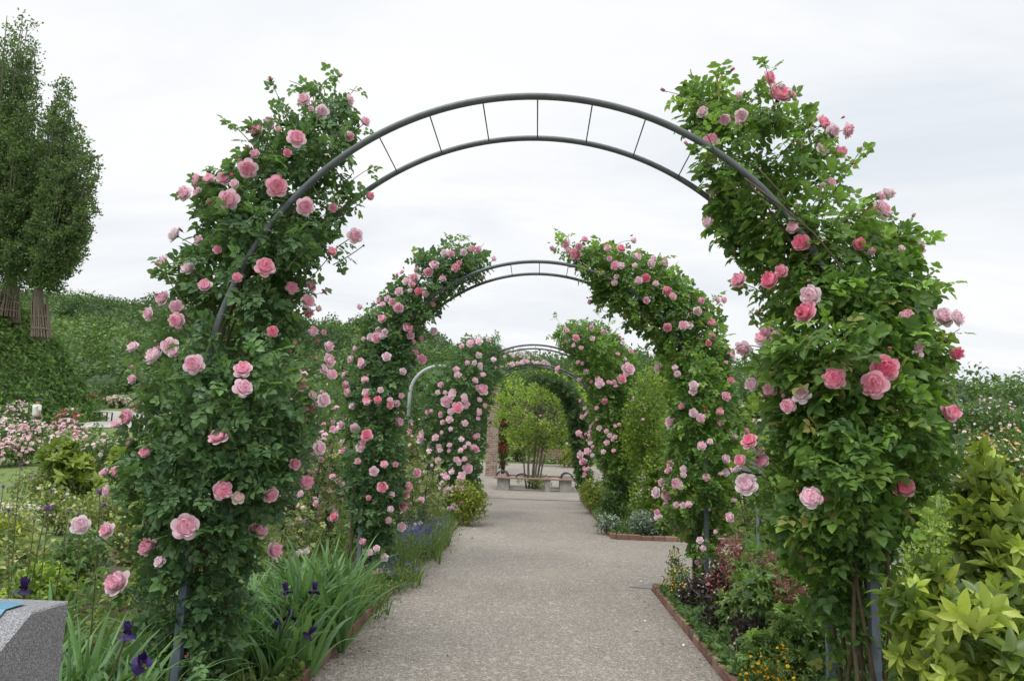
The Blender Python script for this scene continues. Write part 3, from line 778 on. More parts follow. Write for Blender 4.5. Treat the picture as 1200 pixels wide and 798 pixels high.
nearR = [(95, 800, 830), (112, 792, 872), (130, 790, 925), (150, 793, 965), (175, 795, 990), (195, 800, 1000), (215, 812, 1008), (240, 818, 1030), (262, 828, 1075), (285, 843, 1090), (310, 850, 1092), (335, 865, 1092), (360, 880, 1100), (400, 880, 1118), (430, 880, 1118), (460, 888, 1122), (490, 890, 1122), (520, 888, 1115), (550, 880, 1105), (580, 878, 1088), (610, 888, 1078), (640, 905, 1068), (670, 915, 1058), (700, 930, 1050), (740, 945, 1045), (790, 945, 1045), (850, 945, 1050)]
br = [(911,116,34,'d'),(898,94,20,'d'),(925,112,18,'l'),(862,113,17,'l'),(850,140,18,'l'),(869,135,15,'l'),(824,132,14,'l'),(834,168,22,'p'),(832,263,18,'l'),(963,147,22,'d'),(974,155,18,'l'),(991,153,18,'p'),(982,183,22,'p'),(963,176,16,'l'),(1028,249,27,'l'),(1029,232,16,'p'),(939,285,23,'d'),(1005,288,20,'d'),(1072,292,20,'p'),(868,330,22,'p'),(918,318,18,'d'),(905,331,25,'d'),(949,330,11,'b'),(953,346,28,'l'),(947,368,26,'d'),(902,388,22,'l'),(895,398,20,'p'),(872,407,18,'l'),(1082,370,24,'p'),(1104,373,22,'l'),(1118,374,20,'l'),(1118,414,20,'d'),(933,166,9,'b'),(973,215,12,'p'),(978,444,29,'d'),(1036,432,28,'d'),(1025,450,29,'d'),(1108,487,30,'d'),(905,457,20,'p'),(925,476,23,'p'),(882,450,20,'l'),(1055,570,27,'d'),(951,584,27,'l'),(875,569,24,'l'),(868,540,15,'d'),(879,518,18,'d'),(894,541,21,'p'),(892,528,14,'l'),(858,606,13,'l'),(935,577,10,'b'),(911,471,12,'p'),(1075,405,14,'l')]
dn = ([90, 300, 560, 640, 700, 740, 850], [1, 1, 1, .75, .40, .12, .05])
climber('climbing_rose', 'climbing rose with the largest deep pink blooms, right of the nearest arch', nearR, 4.20, .46, 4700, 1, 0, 'leafR', .140, br, 12, shoots=80, dens=dn, fresh=.17, top_ang=.85, gap=-.26, ins=26, edge=.17, canes=9, prof=([90, 300, 400], [.14, .13, 0], [.60, .66, 1]))
secL = [(290, 520, 560), (300, 480, 578), (318, 470, 572), (335, 455, 550), (350, 440, 530), (365, 425, 518), (380, 418, 505), (400, 415, 498), (420, 413, 492), (450, 405, 485), (480, 400, 480), (510, 395, 478), (540, 398, 478), (570, 400, 478), (600, 405, 475), (630, 412, 468), (655, 414, 468), (700, 420, 462)]
b2 = [(534,314,10,'d'),(502,319,11,'p'),(486,326,11,'p'),(490,342,11,'d'),(467,361,12,'p'),(449,375,12,'p'),(442,396,12,'p'),(423,360,10,'l'),(446,354,11,'p'),(460,354,9,'p'),(472,320,8,'p'),(489,317,8,'l'),(509,311,11,'l'),(521,297,9,'l'),(529,298,9,'p'),(543,296,10,'l'),(552,292,10,'l'),(561,293,9,'p'),(578,304,8,'l'),(565,325,7,'l'),(468,342,10,'l'),(477,385,12,'p'),(481,393,9,'p'),(483,401,9,'p'),(492,397,9,'p'),(486,414,9,'p'),(494,421,11,'p'),(419,410,12,'l'),(426,427,13,'p'),(413,421,12,'l'),(428,446,10,'p'),(429,470,13,'d'),(443,470,12,'d'),(405,440,10,'p'),(407,451,10,'p'),(409,460,11,'p'),(457,475,8,'d'),(466,495,12,'p'),(417,501,12,'l'),(430,510,13,'d'),(402,498,10,'p'),(477,443,10,'l'),(508,388,9,'l'),(424,519,9,'p'),(404,530,13,'p'),(420,541,10,'p'),(451,545,12,'p'),(463,544,9,'p'),(448,571,12,'d'),(432,583,7,'d'),(478,570,10,'p'),(474,580,11,'p'),(471,593,11,'p'),(493,587,10,'l'),(488,554,10,'p'),(470,617,10,'l'),(393,606,12,'d'),(373,589,11,'p'),(390,560,10,'l')]
dn = ([290, 560, 660, 700], [1, 1, 1, .9])
climber('climbing_rose', 'climbing pink rose on the left side of the second arch', secL, 8.06, .50, 5000, -1, .03, 'leafL', .120, b2, 13, shoots=45, dens=dn, extra=34, extra_kind='plll', top_ang=.9, ins=11, prof=([290, 400, 440], [.12, .1, .0], [.7, .75, 1]))
secR = [(280, 650, 690), (290, 648, 735), (303, 665, 770), (320, 672, 798), (335, 685, 810), (350, 692, 832), (365, 722, 845), (385, 742, 852), (400, 762, 858), (430, 775, 865), (460, 783, 870), (500, 780, 870), (540, 776, 870), (570, 772, 868), (600, 775, 862), (620, 790, 852), (640, 805, 848), (700, 815, 842)]
b3 = [(663,286,11,'p'),(678,289,13,'p'),(676,298,15,'d'),(685,282,9,'p'),(648,291,8,'l'),(712,292,10,'l'),(727,292,11,'d'),(740,282,11,'l'),(745,302,12,'l'),(762,309,12,'l'),(776,309,14,'l'),(757,326,12,'d'),(780,341,13,'d'),(788,348,9,'p'),(723,325,9,'l'),(728,312,9,'l'),(693,355,9,'p'),(787,315,8,'l'),(820,353,11,'p'),(839,352,10,'p'),(831,379,13,'d'),(817,365,10,'l'),(782,383,12,'d'),(801,382,11,'p'),(807,382,9,'l'),(830,402,8,'d'),(834,394,8,'p'),(773,432,12,'l'),(760,406,9,'l'),(856,417,11,'l'),(856,446,8,'d'),(850,465,11,'p'),(850,410,9,'p'),(822,490,14,'l'),(788,495,15,'l'),(822,523,12,'l'),(850,465,9,'p'),(849,538,12,'l'),(786,544,9,'p'),(794,566,12,'p'),(784,552,9,'p'),(776,565,9,'p'),(770,577,12,'l'),(781,581,11,'p'),(781,592,9,'l'),(792,592,10,'l'),(771,600,9,'p'),(772,606,9,'l'),(801,550,8,'l'),(845,495,7,'d'),(874,505,7,'d')]
dn = ([280, 560, 630, 700], [1, 1, .6, .12])
climber('climbing_rose', 'climbing rose with rosy blooms on the right side of the second arch', secR, 8.06, .50, 5000, 1, .03, 'leafR', .130, b3, 14, shoots=45, dens=dn, extra=26, extra_kind='pll', top_ang=.95, ins=11, fresh=.12, prof=([290, 390, 430], [.14, .12, .0], [.7, .75, 1]))
thL = [(396, 548, 582), (405, 530, 590), (420, 522, 592), (440, 500, 590), (460, 492, 580), (490, 494, 575), (520, 495, 570), (550, 500, 566), (580, 508, 562), (600, 515, 555)]
climber('climbing_rose', 'climbing rose thick with small pale blooms, left side of the third arch', thL, 14.75, .62, 5200, -1, -.02, 'leafL', .135, [(565,457,9,'p'),(523,470,9,'l'),(536,478,9,'d'),(552,403,8,'l'),(540,560,8,'l'),(548,549,8,'p'),(497,512,12,'l'),(483,502,9,'p')], 15, lo=True, shoots=30, extra=91, extra_kind='lllp', top_ang=1.2, dscale=1.4)
thR = [(378, 662, 705), (390, 645, 722), (405, 655, 735), (420, 668, 745), (440, 680, 750), (460, 690, 752), (490, 690, 755), (520, 698, 752), (550, 705, 750), (575, 712, 748), (600, 718, 742)]
climber('climbing_rose', 'leafy climbing rose with sparse blooms on the right side of the third arch', thR, 14.75, .66, 6000, 1, -.02, 'leafR', .15, [(655,433,8,'p'),(675,396,9,'d'),(703,449,9,'l'),(689,529,9,'p'),(684,542,8,'p'),(681,533,8,'l'),(679,508,8,'p'),(735,433,13,'p'),(728,444,9,'d'),(708,469,8,'d')], 16, lo=True, shoots=30, extra=62, extra_kind='lpp', top_ang=1.2, dscale=1.15, bloom_rows=[(380, 650, 720), (420, 668, 745), (440, 675, 735), (560, 680, 716)])
garl = [(408, 585, 600), (414, 580, 640), (422, 575, 655), (430, 572, 600), (440, 566, 582), (460, 545, 560), (520, 530, 552), (585, 530, 552)]
climber('climbing_rose', 'pale rose trained in a garland along the crown of the fourth arch', garl, 18.5, .4, 1400, -1, 0, 'leafM', .11, [(600+i*6, 424+int(abs(i-3)), 6, 'l') for i in range(-4, 8)], 17, lo=True, shoots=14, extra=30, extra_kind='llw', top_ang=1.4, bloom_rows=[(410, 585, 600), (428, 575, 650)])
fR = [(438, 622, 645), (444, 620, 664), (452, 640, 674), (465, 655, 684), (490, 664, 692), (520, 668, 694), (550, 671, 695), (572, 673, 695)]
climber('leafy_climber', 'dense dark green climber without flowers clothing the right side of the fourth arch', fR, 18.3, .55, 4200, 1, 0, 'leafDark', .14, [], 18, lo=True, shoots=12, top_ang=1.3, cat='climber', group=None)

# ------------------------------------------------------------------ granite sign block
t = thing('stone_sign', (-2.3, 2.3, 0), 'speckled grey granite lectern sign with a blue panel, cut by the bottom left corner', 'sign')
mb = MB(); pf = [(2.62, -.1), (2.62, .935), (2.43, .94), (1.93, .60), (1.90, -.1)]
x0, x1, b = -3.1, -1.625, .006
V = []
for x, ins in ((x0, 0), (x1-b, 0), (x1, b)):
    cy0 = np.mean([p[0] for p in pf]); cz0 = np.mean([p[1] for p in pf])
    for (yv, zv) in pf: V.append([x, yv+(ins if yv < cy0 else -ins), zv-(ins if zv > cz0 else -ins)])
Q = []
for r in (0, 5):
    for k in range(5): Q.append([r+k, r+5+k, r+5+(k+1) % 5, r+(k+1) % 5])
T = [[10, 11, 12], [10, 12, 13], [10, 13, 14], [0, 2, 1], [0, 3, 2], [0, 4, 3]]
mb.add(V, Q, T); mb.obj('block', MAT['granite'], t)
mb = MB(); sl = math.atan2(.34, .50)
mb.add([[-3.0, 2.53, .946], [-1.715, 2.53, .946], [-1.715, 2.425, .946], [-3.0, 2.425, .946], [-1.715, 2.0, .658], [-3.0, 2.0, .658]], [[0, 3, 2, 1], [3, 5, 4, 2]])
mb.obj('panel', MAT['bluepanel'], t)

# ------------------------------------------------------------------ seating and plaza furniture
BY = 24.1; BW = 1.36; BX = .02
t = thing('square_bench', (BX, BY+1.35, 0), 'square pinkish wooden bench built round the small tree, on concrete feet', 'bench')
for k in range(4):
    mb = MB(); r = rotz(k*math.pi/2)
    for s in range(4):
        o = BW-s*.115; L = o-.012
        box(mb, (-L, -o, .40), (L, -o+.105, .445), rot=r, org=(BX, BY+BW, 0), bev=.006)
    mb.obj('seat', MAT['wood'], t)
for (fx, fy) in ((-1.05, -1.1), (.45, -1.15), (1.05, -1.1), (-1.1, 1.0), (1.1, 1.0), (-.4, -.95)):
    w = .09 if abs(fx) < 1 else .2
    if fx == -.4: continue
    mb = MB(); box(mb, (BX+fx-w, BY+BW+fy-.16, 0), (BX+fx+w, BY+BW+fy+.16, .395), bev=.015); mb.obj('foot', MAT['concrete'], t)
mb = MB(); box(mb, (BX-1.0, BY+BW-1.25, 0), (BX-.86, BY+BW-1.13, .395), bev=.02); mb.obj('foot', MAT['barkPale'], t)
for sx in (-1, 1):
    for yy_ in (-.75, .1):
        mb = MB(); a = np.linspace(0, math.pi, 15); tube(mb, [(BX+sx*1.12+.2*math.cos(q), BY+BW+yy_-.0, .43+.19*math.sin(q)) for q in a], .020, 8); mb.obj('armrest', MAT['black'], t, True)
mb = MB(); a = np.linspace(0, math.pi, 11); tube(mb, [(BX-.42+.2*math.cos(q), BY+.3, .44+.13*math.sin(q)) for q in a], .026, 8); mb.obj('armrest', MAT['black'], t, True)

fb = (.95, 38.2); gz = float(ground_h(*fb))
t = thing('park_bench', (fb[0], fb[1], gz), 'brown slatted bench with a backrest across the plaza behind the tree stems', 'bench')
mb = MB()
for k in range(4): box(mb, (fb[0]-.75, fb[1]+.28+.03*k, gz+.50+k*.105), (fb[0]+.75, fb[1]+.31+.03*k, gz+.59+k*.105), bev=.005)
mb.obj('backrest', MAT['wood'], t)
mb = MB()
for k in range(4): box(mb, (fb[0]-.75, fb[1]-.22+k*.12, gz+.42), (fb[0]+.75, fb[1]-.12+k*.12, gz+.455), bev=.005)
mb.obj('seat', MAT['wood'], t)
for s in (-1, 1):
    mb = MB(); box(mb, (fb[0]+s*.62-.03, fb[1]-.2, gz), (fb[0]+s*.62+.03, fb[1]-.14, gz+.42)); box(mb, (fb[0]+s*.62-.03, fb[1]+.2, gz), (fb[0]+s*.62+.03, fb[1]+.26, gz+.9)); mb.obj('leg', MAT['black'], t)

def pillar(px, d, w, ztop, label):
    X = unp(px, 520, d)[0]; z0 = float(ground_h(X, d))
    t = thing('brick_pillar', (X, d, z0), label, 'pillar')
    mb = MB(); box(mb, (X-w/2, d-w/2, z0-.1), (X+w/2, d+w/2, ztop), bev=.01); mb.obj('shaft', MAT['brick'], t)
    mb = MB(); box(mb, (X-w/2-.04, d-w/2-.04, ztop+.002), (X+w/2+.04, d+w/2+.04, ztop+.07), bev=.012); mb.obj('cap', MAT['concrete'], t)
    return X, t
pillar(577, 33.0, .52, 4.05, 'tall weathered brick pillar left of the square bench')
PX, _ = pillar(472, 20.0, .42, 2.05, 'short brick pillar carrying the pale grey side arch')
t = thing('side_arch', (PX+.75, 20.0, 2.1), 'pale grey narrow metal arch springing from a brick pillar among the left hand roses', 'garden arch')
mb = MB(); pts = [(PX+.12, 20, 2.12), (PX+.12, 20, 2.8)]+[(PX+.12+.85-.85*math.cos(a), 20, 2.83+.85*math.sin(a)) for a in np.linspace(.1, math.pi, 24)]+[(PX+1.82, 20, 2.1)]
tube(mb, pts, .05, 10); mb.obj('tube', MAT['steelPale'], t, True)
mb = MB(); box(mb, (PX+1.82-.21, 19.79, 0), (PX+1.82+.21, 20.21, 2.08), bev=.01); mb.obj('pillar', MAT['brick'], t)

# dark slanted plant sign on a post, between the right hand roses
sp = unp(885, 548, 7.0)
t = thing('plant_sign', (sp[0], sp[1], 0), 'dark tilted name board on a grey post behind the nearest right rose', 'sign')
mb = MB(); box(mb, (-.16, -.012, -.10), (.16, .012, .10), rot=rotx(-.9)@rotz(.2), org=sp, bev=.004); mb.obj('board', MAT['black'], t)
mb = MB(); tube(mb, [(sp[0]+.02, sp[1]+.02, 0), (sp[0]+.02, sp[1]+.02, sp[2]-.03)], .015, 8); mb.obj('post', MAT['steelPost'], t)

# small slatted table by the gravel walk, far left
tp = np.array([-24.2, 39.0]); tz = float(ground_h(*tp))
t = thing('garden_table', (tp[0], tp[1], tz), 'small pale topped bench table at the edge of the far gravel walk', 'table')
mb = MB(); box(mb, (tp[0]-.42, tp[1]-.3, tz+.5), (tp[0]+.42, tp[1]+.3, tz+.56), bev=.01); mb.obj('top', MAT['steelPale'], t)
for sx in (-1, 1):
    for sy in (-1, 1):
        mb = MB(); box(mb, (tp[0]+sx*.36-.02, tp[1]+sy*.24-.02, tz-.03), (tp[0]+sx*.36+.035, tp[1]+sy*.24+.035, tz+.497)); mb.obj('leg', MAT['black'], t)

# ------------------------------------------------------------------ person among the roses
def skinned(name, verts, edges, radii, mat, parent, loc):
    me = bpy.data.meshes.new(name); me.from_pydata(verts, edges, [])
    o = bpy.data.objects.new(name, me); COL.objects.link(o)
    o.modifiers.new('skin', 'SKIN')
    for v, r in zip(me.skin_vertices[0].data, radii): v.radius = (r, r) if np.isscalar(r) else r
    me.skin_vertices[0].data[0].use_root = True
    s = o.modifiers.new('sub', 'SUBSURF'); s.levels = 2; s.render_levels = 2
    dg = bpy.context.evaluated_depsgraph_get(); ev = o.evaluated_get(dg); m2 = bpy.data.meshes.new_from_object(ev)
    o.modifiers.clear(); o.data = m2; m2.materials.clear(); m2.materials.append(mat)
    for p in m2.polygons: p.use_smooth = True
    o.parent = parent; return o
if True:
    pp = unp(43, 480, 28.5); gz = float(ground_h(pp[0], pp[1])); top = unp(43, 467.5, 28.5)[2]; k = (top-gz)/1.72
    t = thing('person', (pp[0], pp[1], gz), 'person in a white shirt and navy cap seen from behind above the roses', 'person')
    t.rotation_euler = (0, 0, R_(-25)); t.scale = (k, k, k)
    skin = plain('skin', (.45, .27, .19), (.5, .31, .22), 10, .55); shirt = plain('white_shirt', (.62, .64, .60), (.72, .74, .70), 10, .85); trs = plain('grey_trousers', (.10, .11, .13), (.14, .15, .17), 12, .85)
    body = [(0, 0, .95), (0, 0, 1.12), (0, .01, 1.32), (0, 0, 1.44), (0, -.0, 1.50), (0, .015, 1.58), (0, .02, 1.66), (.10, 0, .88), (.10, .01, .50), (.10, -.02, .10), (.10, .1, .04), (-.10, 0, .88), (-.10, .05, .50), (-.10, 0, .10), (-.10, .12, .04), (.17, 0, 1.41), (.24, 0, 1.15), (.22, .12, .93), (.21, .19, .87), (-.17, 0, 1.41), (-.24, .02, 1.15), (-.2, .16, .98), (-.17, .24, .94)]
    ed = [(0, 1), (1, 2), (2, 3), (3, 4), (4, 5), (5, 6), (0, 7), (7, 8), (8, 9), (9, 10), (0, 11), (11, 12), (12, 13), (13, 14), (3, 15), (15, 16), (16, 17), (17, 18), (3, 19), (19, 20), (20, 21), (21, 22)]
    rd = [.14, .13, .15, .10, .055, .09, .095, .09, .06, .042, .04, .09, .06, .042, .04, .06, .045, .032, .035, .06, .045, .032, .035]
    skinned('body', body, ed, rd, skin, t, None)
    sv = [(0, 0, .90), (0, 0, 1.12), (0, .01, 1.32), (0, 0, 1.43), (0, 0, 1.475), (.18, 0, 1.41), (.245, 0, 1.17), (-.18, 0, 1.41), (-.245, .02, 1.17)]
    skinned('shirt', sv, [(0, 1), (1, 2), (2, 3), (3, 4), (3, 5), (5, 6), (3, 7), (7, 8)], [.17, .165, .18, .12, .07, .085, .07, .085, .07], shirt, t, None)
    tv = [(0, 0, .96), (.10, 0, .86), (.10, .01, .50), (.10, -.02, .12), (-.10, 0, .86), (-.10, .05, .50), (-.10, 0, .12)]
    skinned('trousers', tv, [(0, 1), (1, 2), (2, 3), (0, 4), (4, 5), (5, 6)], [.15, .11, .08, .065, .11, .08, .065], trs, t, None)
    mb = MB(); th = np.linspace(0, math.pi/2, 7); 
    tube(mb, [(0, .02, 1.635+.115*math.sin(a)) for a in th], [.118*math.cos(a)+.004 for a in th], 16)
    u = np.linspace(-1, 1, 9); brim = [[.10*q, .10+.02, 1.645] for q in u]+[[.085*q, .12+.10*math.sqrt(1-q*q*.9), 1.635] for q in u]
    mb.add(brim, [[i, i+1, i+10, i+9] for i in range(8)])
    cm = mb.mesh('cap', MAT['black'], True); c = bpy.data.objects.new('cap', cm); COL.objects.link(c); c.parent = t
    cm.materials.clear(); cm.materials.append(plain('navy_cloth', (.015, .02, .05), (.03, .035, .08), 20, .85))

# ------------------------------------------------------------------ trees
def branchy_tree(name, label, cat, rows, d0, hd, trunks, leaf, tpl, lsize, nleaf, nbr, bark, seed, group=None, gap=-.35, clump=.35, asc=.35):
    rf = rowfun(rows); ya, yb = np.array(rows)[:, 0].min(), np.array(rows)[:, 0].max()
    b0 = trunks[0]; t = thing(name, b0[0], label, cat, group)
    tops = []
    for (a, b, r) in trunks:
        a = np.array(a, float); b = np.array(b, float); s = np.linspace(0, 1, 9)[:, None]
        pts = a+(b-a)*s+np.sin(s*math.pi*1.5+seed)*np.array([.02, .02, 0])*np.linalg.norm(b-a)
        mb = MB(); tube(mb, pts, r*(1-.75*s[:, 0]), 10); mb.obj('trunk' if len(trunks) == 1 else 'stem', MAT[bark], t, True); tops.append(pts)
    P, C = sample_rows(rows, nbr, d0, hd, seed=seed, gap=-.4)
    lb = MB(); LP = []; LA = []; bt = .55 if d0 < 30 else 1.
    for p in P:
        pts = tops[rng.integers(len(tops))]; zt = pts[:, 2]
        dz = p[2]-pts[0, 2]; zs = np.clip(pts[0, 2]+dz*rng.uniform(asc, asc+.3), zt.min()+.25*(zt.max()-zt.min()), zt.max())
        st = np.array([np.interp(zs, zt, pts[:, c]) for c in range(3)])
        s = np.linspace(0, 1, 7)[:, None]; ctrl = st+(p-st)*np.array([.75, .75, .35]); ln = (1-s)**2*st+2*s*(1-s)*ctrl+s*s*p
        tube(lb, ln, bt*np.linspace(.012, .003, 7)*np.linalg.norm(p-st)**.5*1.6*(d0/24)**.5, 5, cap=False)
        k = max(4, int(nleaf/nbr)); q = rng.uniform(.35, 1.03, k)**.8; lp = np.stack([np.interp(q, s[:, 0], ln[:, c]) for c in range(3)], -1)
        g_ = rng.integers(0, max(2, k//16), k); off = rng.normal(0, clump*.5, (k, 3)); qc = q[g_]; lp = lp[g_]+off[g_]*(1.15-.5*qc[:, None])+rng.normal(0, clump*.22, (k, 3)); LP.append(lp); LA.append(np.repeat(norm(p-st)[None], k, 0))
    LP = np.concatenate(LP); LA = np.concatenate(LA); n = len(LP)
    M = frames(norm(LA*.6+rng.normal(size=(n, 3))*.6), norm(rng.normal(size=(n, 3))*.6+np.array([0, -.2, .7])))
    lb.obj('branch', MAT[bark], t, True)
    mb = MB(); scatter(mb, tpl, LP, M, lsize*rng.uniform(.6, 1.2, n), vary(LP, n, seed, .05, .8)); mb.obj('crown', MAT[leaf], t)
    return t
def guard(base, top, r0, r1, parent):
    for i in range(26):
        a = i*6.283/26+rng.normal(0, .06); o = np.array([math.cos(a), math.sin(a), 0]); mb = MB() if i == 0 else mb
        tube(mb, [base+o*r0*rng.uniform(.95, 1.05), top+o*r1*rng.uniform(.9, 1.5)+np.array([0, 0, rng.uniform(-.3, .5)])], .035, 5)
    for q in (.25, .6, .9):
        c = base+(top-base)*q; r = (r0+(r1-r0)*q)*1.06; a = np.linspace(0, 6.283, 20); tube(mb, [c+np.array([math.cos(x), math.sin(x), 0])*r for x in a], .04, 5, cap=False)
    mb.obj('bamboo_guard', MAT['bamboo'], parent)
pA = [(18, 2, 32), (35, -5, 38), (60, -15, 42), (90, -25, 45), (120, -30, 42), (160, -50, 60), (210, -60, 66), (260, -55, 58), (300, -45, 50), (325, -20, 38), (345, -5, 28)]
a0 = unp(8, 378, 36); a1 = unp(20, 60, 36)
t = branchy_tree('poplar', 'tallest poplar with bamboo wrapped trunk, cut by the left edge', 'tree', pA, 36, 2.3, [(a0, a1, .30)], 'leafPoplar', DIA, .19, 58000, 210, 'bark', 21, 'poplars on the ivy bank', clump=.7)
guard(unp(9, 372, 36), unp(13, 343, 36), .48, .30, t)
pB = [(88, 66, 76), (105, 60, 82), (125, 58, 84), (145, 58, 98), (165, 60, 104), (190, 52, 114), (205, 46, 117), (230, 44, 112), (255, 40, 104), (280, 36, 102), (300, 30, 96), (320, 34, 86), (340, 40, 64)]
b0 = unp(48, 398, 34); b1 = unp(68, 150, 34)
t = branchy_tree('poplar', 'smaller poplar with bamboo wrapped trunk standing right of the tallest one', 'tree', pB, 34, 1.6, [(b0, b1, .24)], 'leafPoplar', DIA, .17, 38000, 160, 'bark', 22, 'poplars on the ivy bank', clump=.5)
guard(unp(49, 396, 34), unp(47, 356, 34), .44, .24, t)
# multi-stemmed tree in the bench
tr = [(430, 605, 655), (440, 590, 668), (452, 576, 684), (466, 568, 690), (480, 566, 688), (492, 572, 684), (505, 585, 672), (518, 600, 660)]
cx = BX; cyb = BY+BW
branchy_tree('garden_tree', 'small pale green tree with several thin stems growing inside the square bench', 'tree', tr, cyb, 1.1,
    [((cx+dx, cyb+dy, 0), (cx+dx*3.0, cyb+dy*3, 2.9), r) for dx, dy, r in ((-.12, 0, .05), (.0, .1, .06), (.13, -.05, .05), (.2, .12, .035), (-.22, .1, .035), (.06, -.12, .045))], 'leafTree', DIA, .10, 9500, 120, 'bark', 23, clump=.30, asc=.62)
shrub('planter_plants', 'low green planting between the feet of the square bench', 622, 556, 60, cyb, 'leafPale', DIA, .08, 'plants', cover=2, stems=False)

# ------------------------------------------------------------------ ivy bank
rowsB = [(342, -260, 6), (352, -275, 20), (366, -290, 34), (392, -310, 62), (415, -320, 70), (440, -330, 80), (465, -340, 92), (492, -345, 106), (520, -350, 118)]
V = []; Q = []; ns = 48
for k, (y, L, Rr) in enumerate(rowsB):
    c = unp((L+Rr)/2, y, 37.5); w = (Rr-L)/2*37.5/F
    for i in range(ns):
        a = i*6.283/ns; V.append(c+np.array([w*math.cos(a), (3.0+.75*k)*math.sin(a), 0]))
for k in range(len(rowsB)-1):
    for i in range(ns): Q.append([k*ns+i, (k+1)*ns+i, (k+1)*ns+(i+1) % ns, k*ns+(i+1) % ns])
V = np.array(V); mb = MB(); mb.add(V, [q[::-1] for q in Q], [[0, i, i+1] for i in range(1, ns-1)]); mb.obj('bank', MAT['ground'], None, True, kind='structure')
Qa = np.array(Q); nn = np.cross(V[Qa[:, 1]]-V[Qa[:, 0]], V[Qa[:, 3]]-V[Qa[:, 0]]); cen = V[Qa].mean(1); oc = cen-np.array([V[:, 0].mean(), 37.5, 3]); nn *= np.sign((nn*oc).sum(1))[:, None]
fr = (cen[:, 1] < 41) & (cen[:, 0] > V[:, 0].min()*.55+V[:, 0].max()*.45); ar = np.linalg.norm(nn, axis=1)*fr; n = 22000
idx = rng.choice(len(Qa), n, p=ar/ar.sum()); uv = rng.random((n, 2)); q = V[Qa[idx]]
P = (q[:, 0]*(1-uv[:, :1])+q[:, 1]*uv[:, :1])*(1-uv[:, 1:])+(q[:, 3]*(1-uv[:, :1])+q[:, 2]*uv[:, :1])*uv[:, 1:]
N = norm(nn[idx]); P = P+N*(.12+.35*np.clip(fnoise(P, .9, 2)+.4, 0, 1.5))[:, None]*rng.uniform(.2, 1, (n, 1))
mb = MB(); scatter(mb, DIA, P, frames(norm(rng.normal(size=(n, 3))+[0, 0, -.8]), norm(N+rng.normal(size=(n, 3))*.45+[0, 0, .4])), .27*rng.uniform(.6, 1.2, n), vary(P, n, 5, .05, .5))
mb.obj('ivy_cover', MAT['leafIvy'], kind='stuff')

# ------------------------------------------------------------------ wooded hills
def crown_tpl(n, seed):
    r = np.random.default_rng(seed); dv = norm(r.normal(size=(n, 3))); dv[:, 2] = np.abs(dv[:, 2])*1.0-.25*(r.random(n) < .4)
    dv = norm(dv); bump_ = 1+.22*np.sin(dv@np.array([5, 3, 2.])+seed)*np.sin(dv@np.array([-2, 6, 3.])+seed*2)+.1*np.sin(dv@np.array([11, -9, 7.]))
    P = dv*bump_[:, None]*r.uniform(.86, 1.03, (n, 1)); M = frames(norm(r.normal(size=(n, 3))), norm(dv+r.normal(size=(n, 3))*.5+[0, 0, .5]))
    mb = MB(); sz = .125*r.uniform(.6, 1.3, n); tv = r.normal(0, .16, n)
    q, k = DIA[0], 4
    W = np.einsum('nij,kj->nki', M, q)*sz[:, None, None]+P[:, None]
    T = (np.array(DIA[2])[None]+(np.arange(n)*4)[:, None, None]).reshape(-1, 3)
    V = W.reshape(-1, 3); tvv = np.repeat(tv, 4)
    # inner leafy body
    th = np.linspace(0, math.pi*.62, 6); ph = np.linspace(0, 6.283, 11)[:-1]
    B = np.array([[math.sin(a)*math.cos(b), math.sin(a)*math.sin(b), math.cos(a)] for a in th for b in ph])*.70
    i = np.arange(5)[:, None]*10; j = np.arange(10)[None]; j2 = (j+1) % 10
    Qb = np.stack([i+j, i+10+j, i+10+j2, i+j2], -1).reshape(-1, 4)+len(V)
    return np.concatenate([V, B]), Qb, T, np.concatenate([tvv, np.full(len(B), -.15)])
mb = MB(); ct = [crown_tpl(1250, s) for s in (1, 2, 3)]
ys = np.concatenate([np.array([50.5, 54.]), np.arange(58, 100, 5.2), np.arange(100, 158, 6.5)])
for y in ys:
    xs = np.arange(-.86*y, .84*y, 5.6 if y < 100 else 6.6); xs = xs+rng.uniform(-2, 2, len(xs)); yv = y+rng.uniform(-2, 2, len(xs))
    if y < 88: m_ = (xs/yv < -.16) | (xs/yv > .12); xs, yv = xs[m_], yv[m_]
    rad = rng.uniform(3.1, 4.9, len(xs)); z = ground_h(xs, yv)+rng.uniform(.4, 2.4, len(xs))*(1 if y > 66 else .1)-(0 if y > 57 else 1.0); rad = rad*(1 if y > 57 else .55)
    k = rng.integers(0, 3, len(xs)); a = rng.uniform(0, 6.28, len(xs)); v = np.clip(rng.normal(.42, .27, len(xs)), .0, .95)
    for c in range(3):
        s = k == c; n = s.sum()
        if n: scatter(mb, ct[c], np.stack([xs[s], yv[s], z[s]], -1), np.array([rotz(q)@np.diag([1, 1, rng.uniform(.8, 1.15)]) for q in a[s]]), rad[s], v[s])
mb.obj('woodland', MAT['leafWood'], kind='stuff')

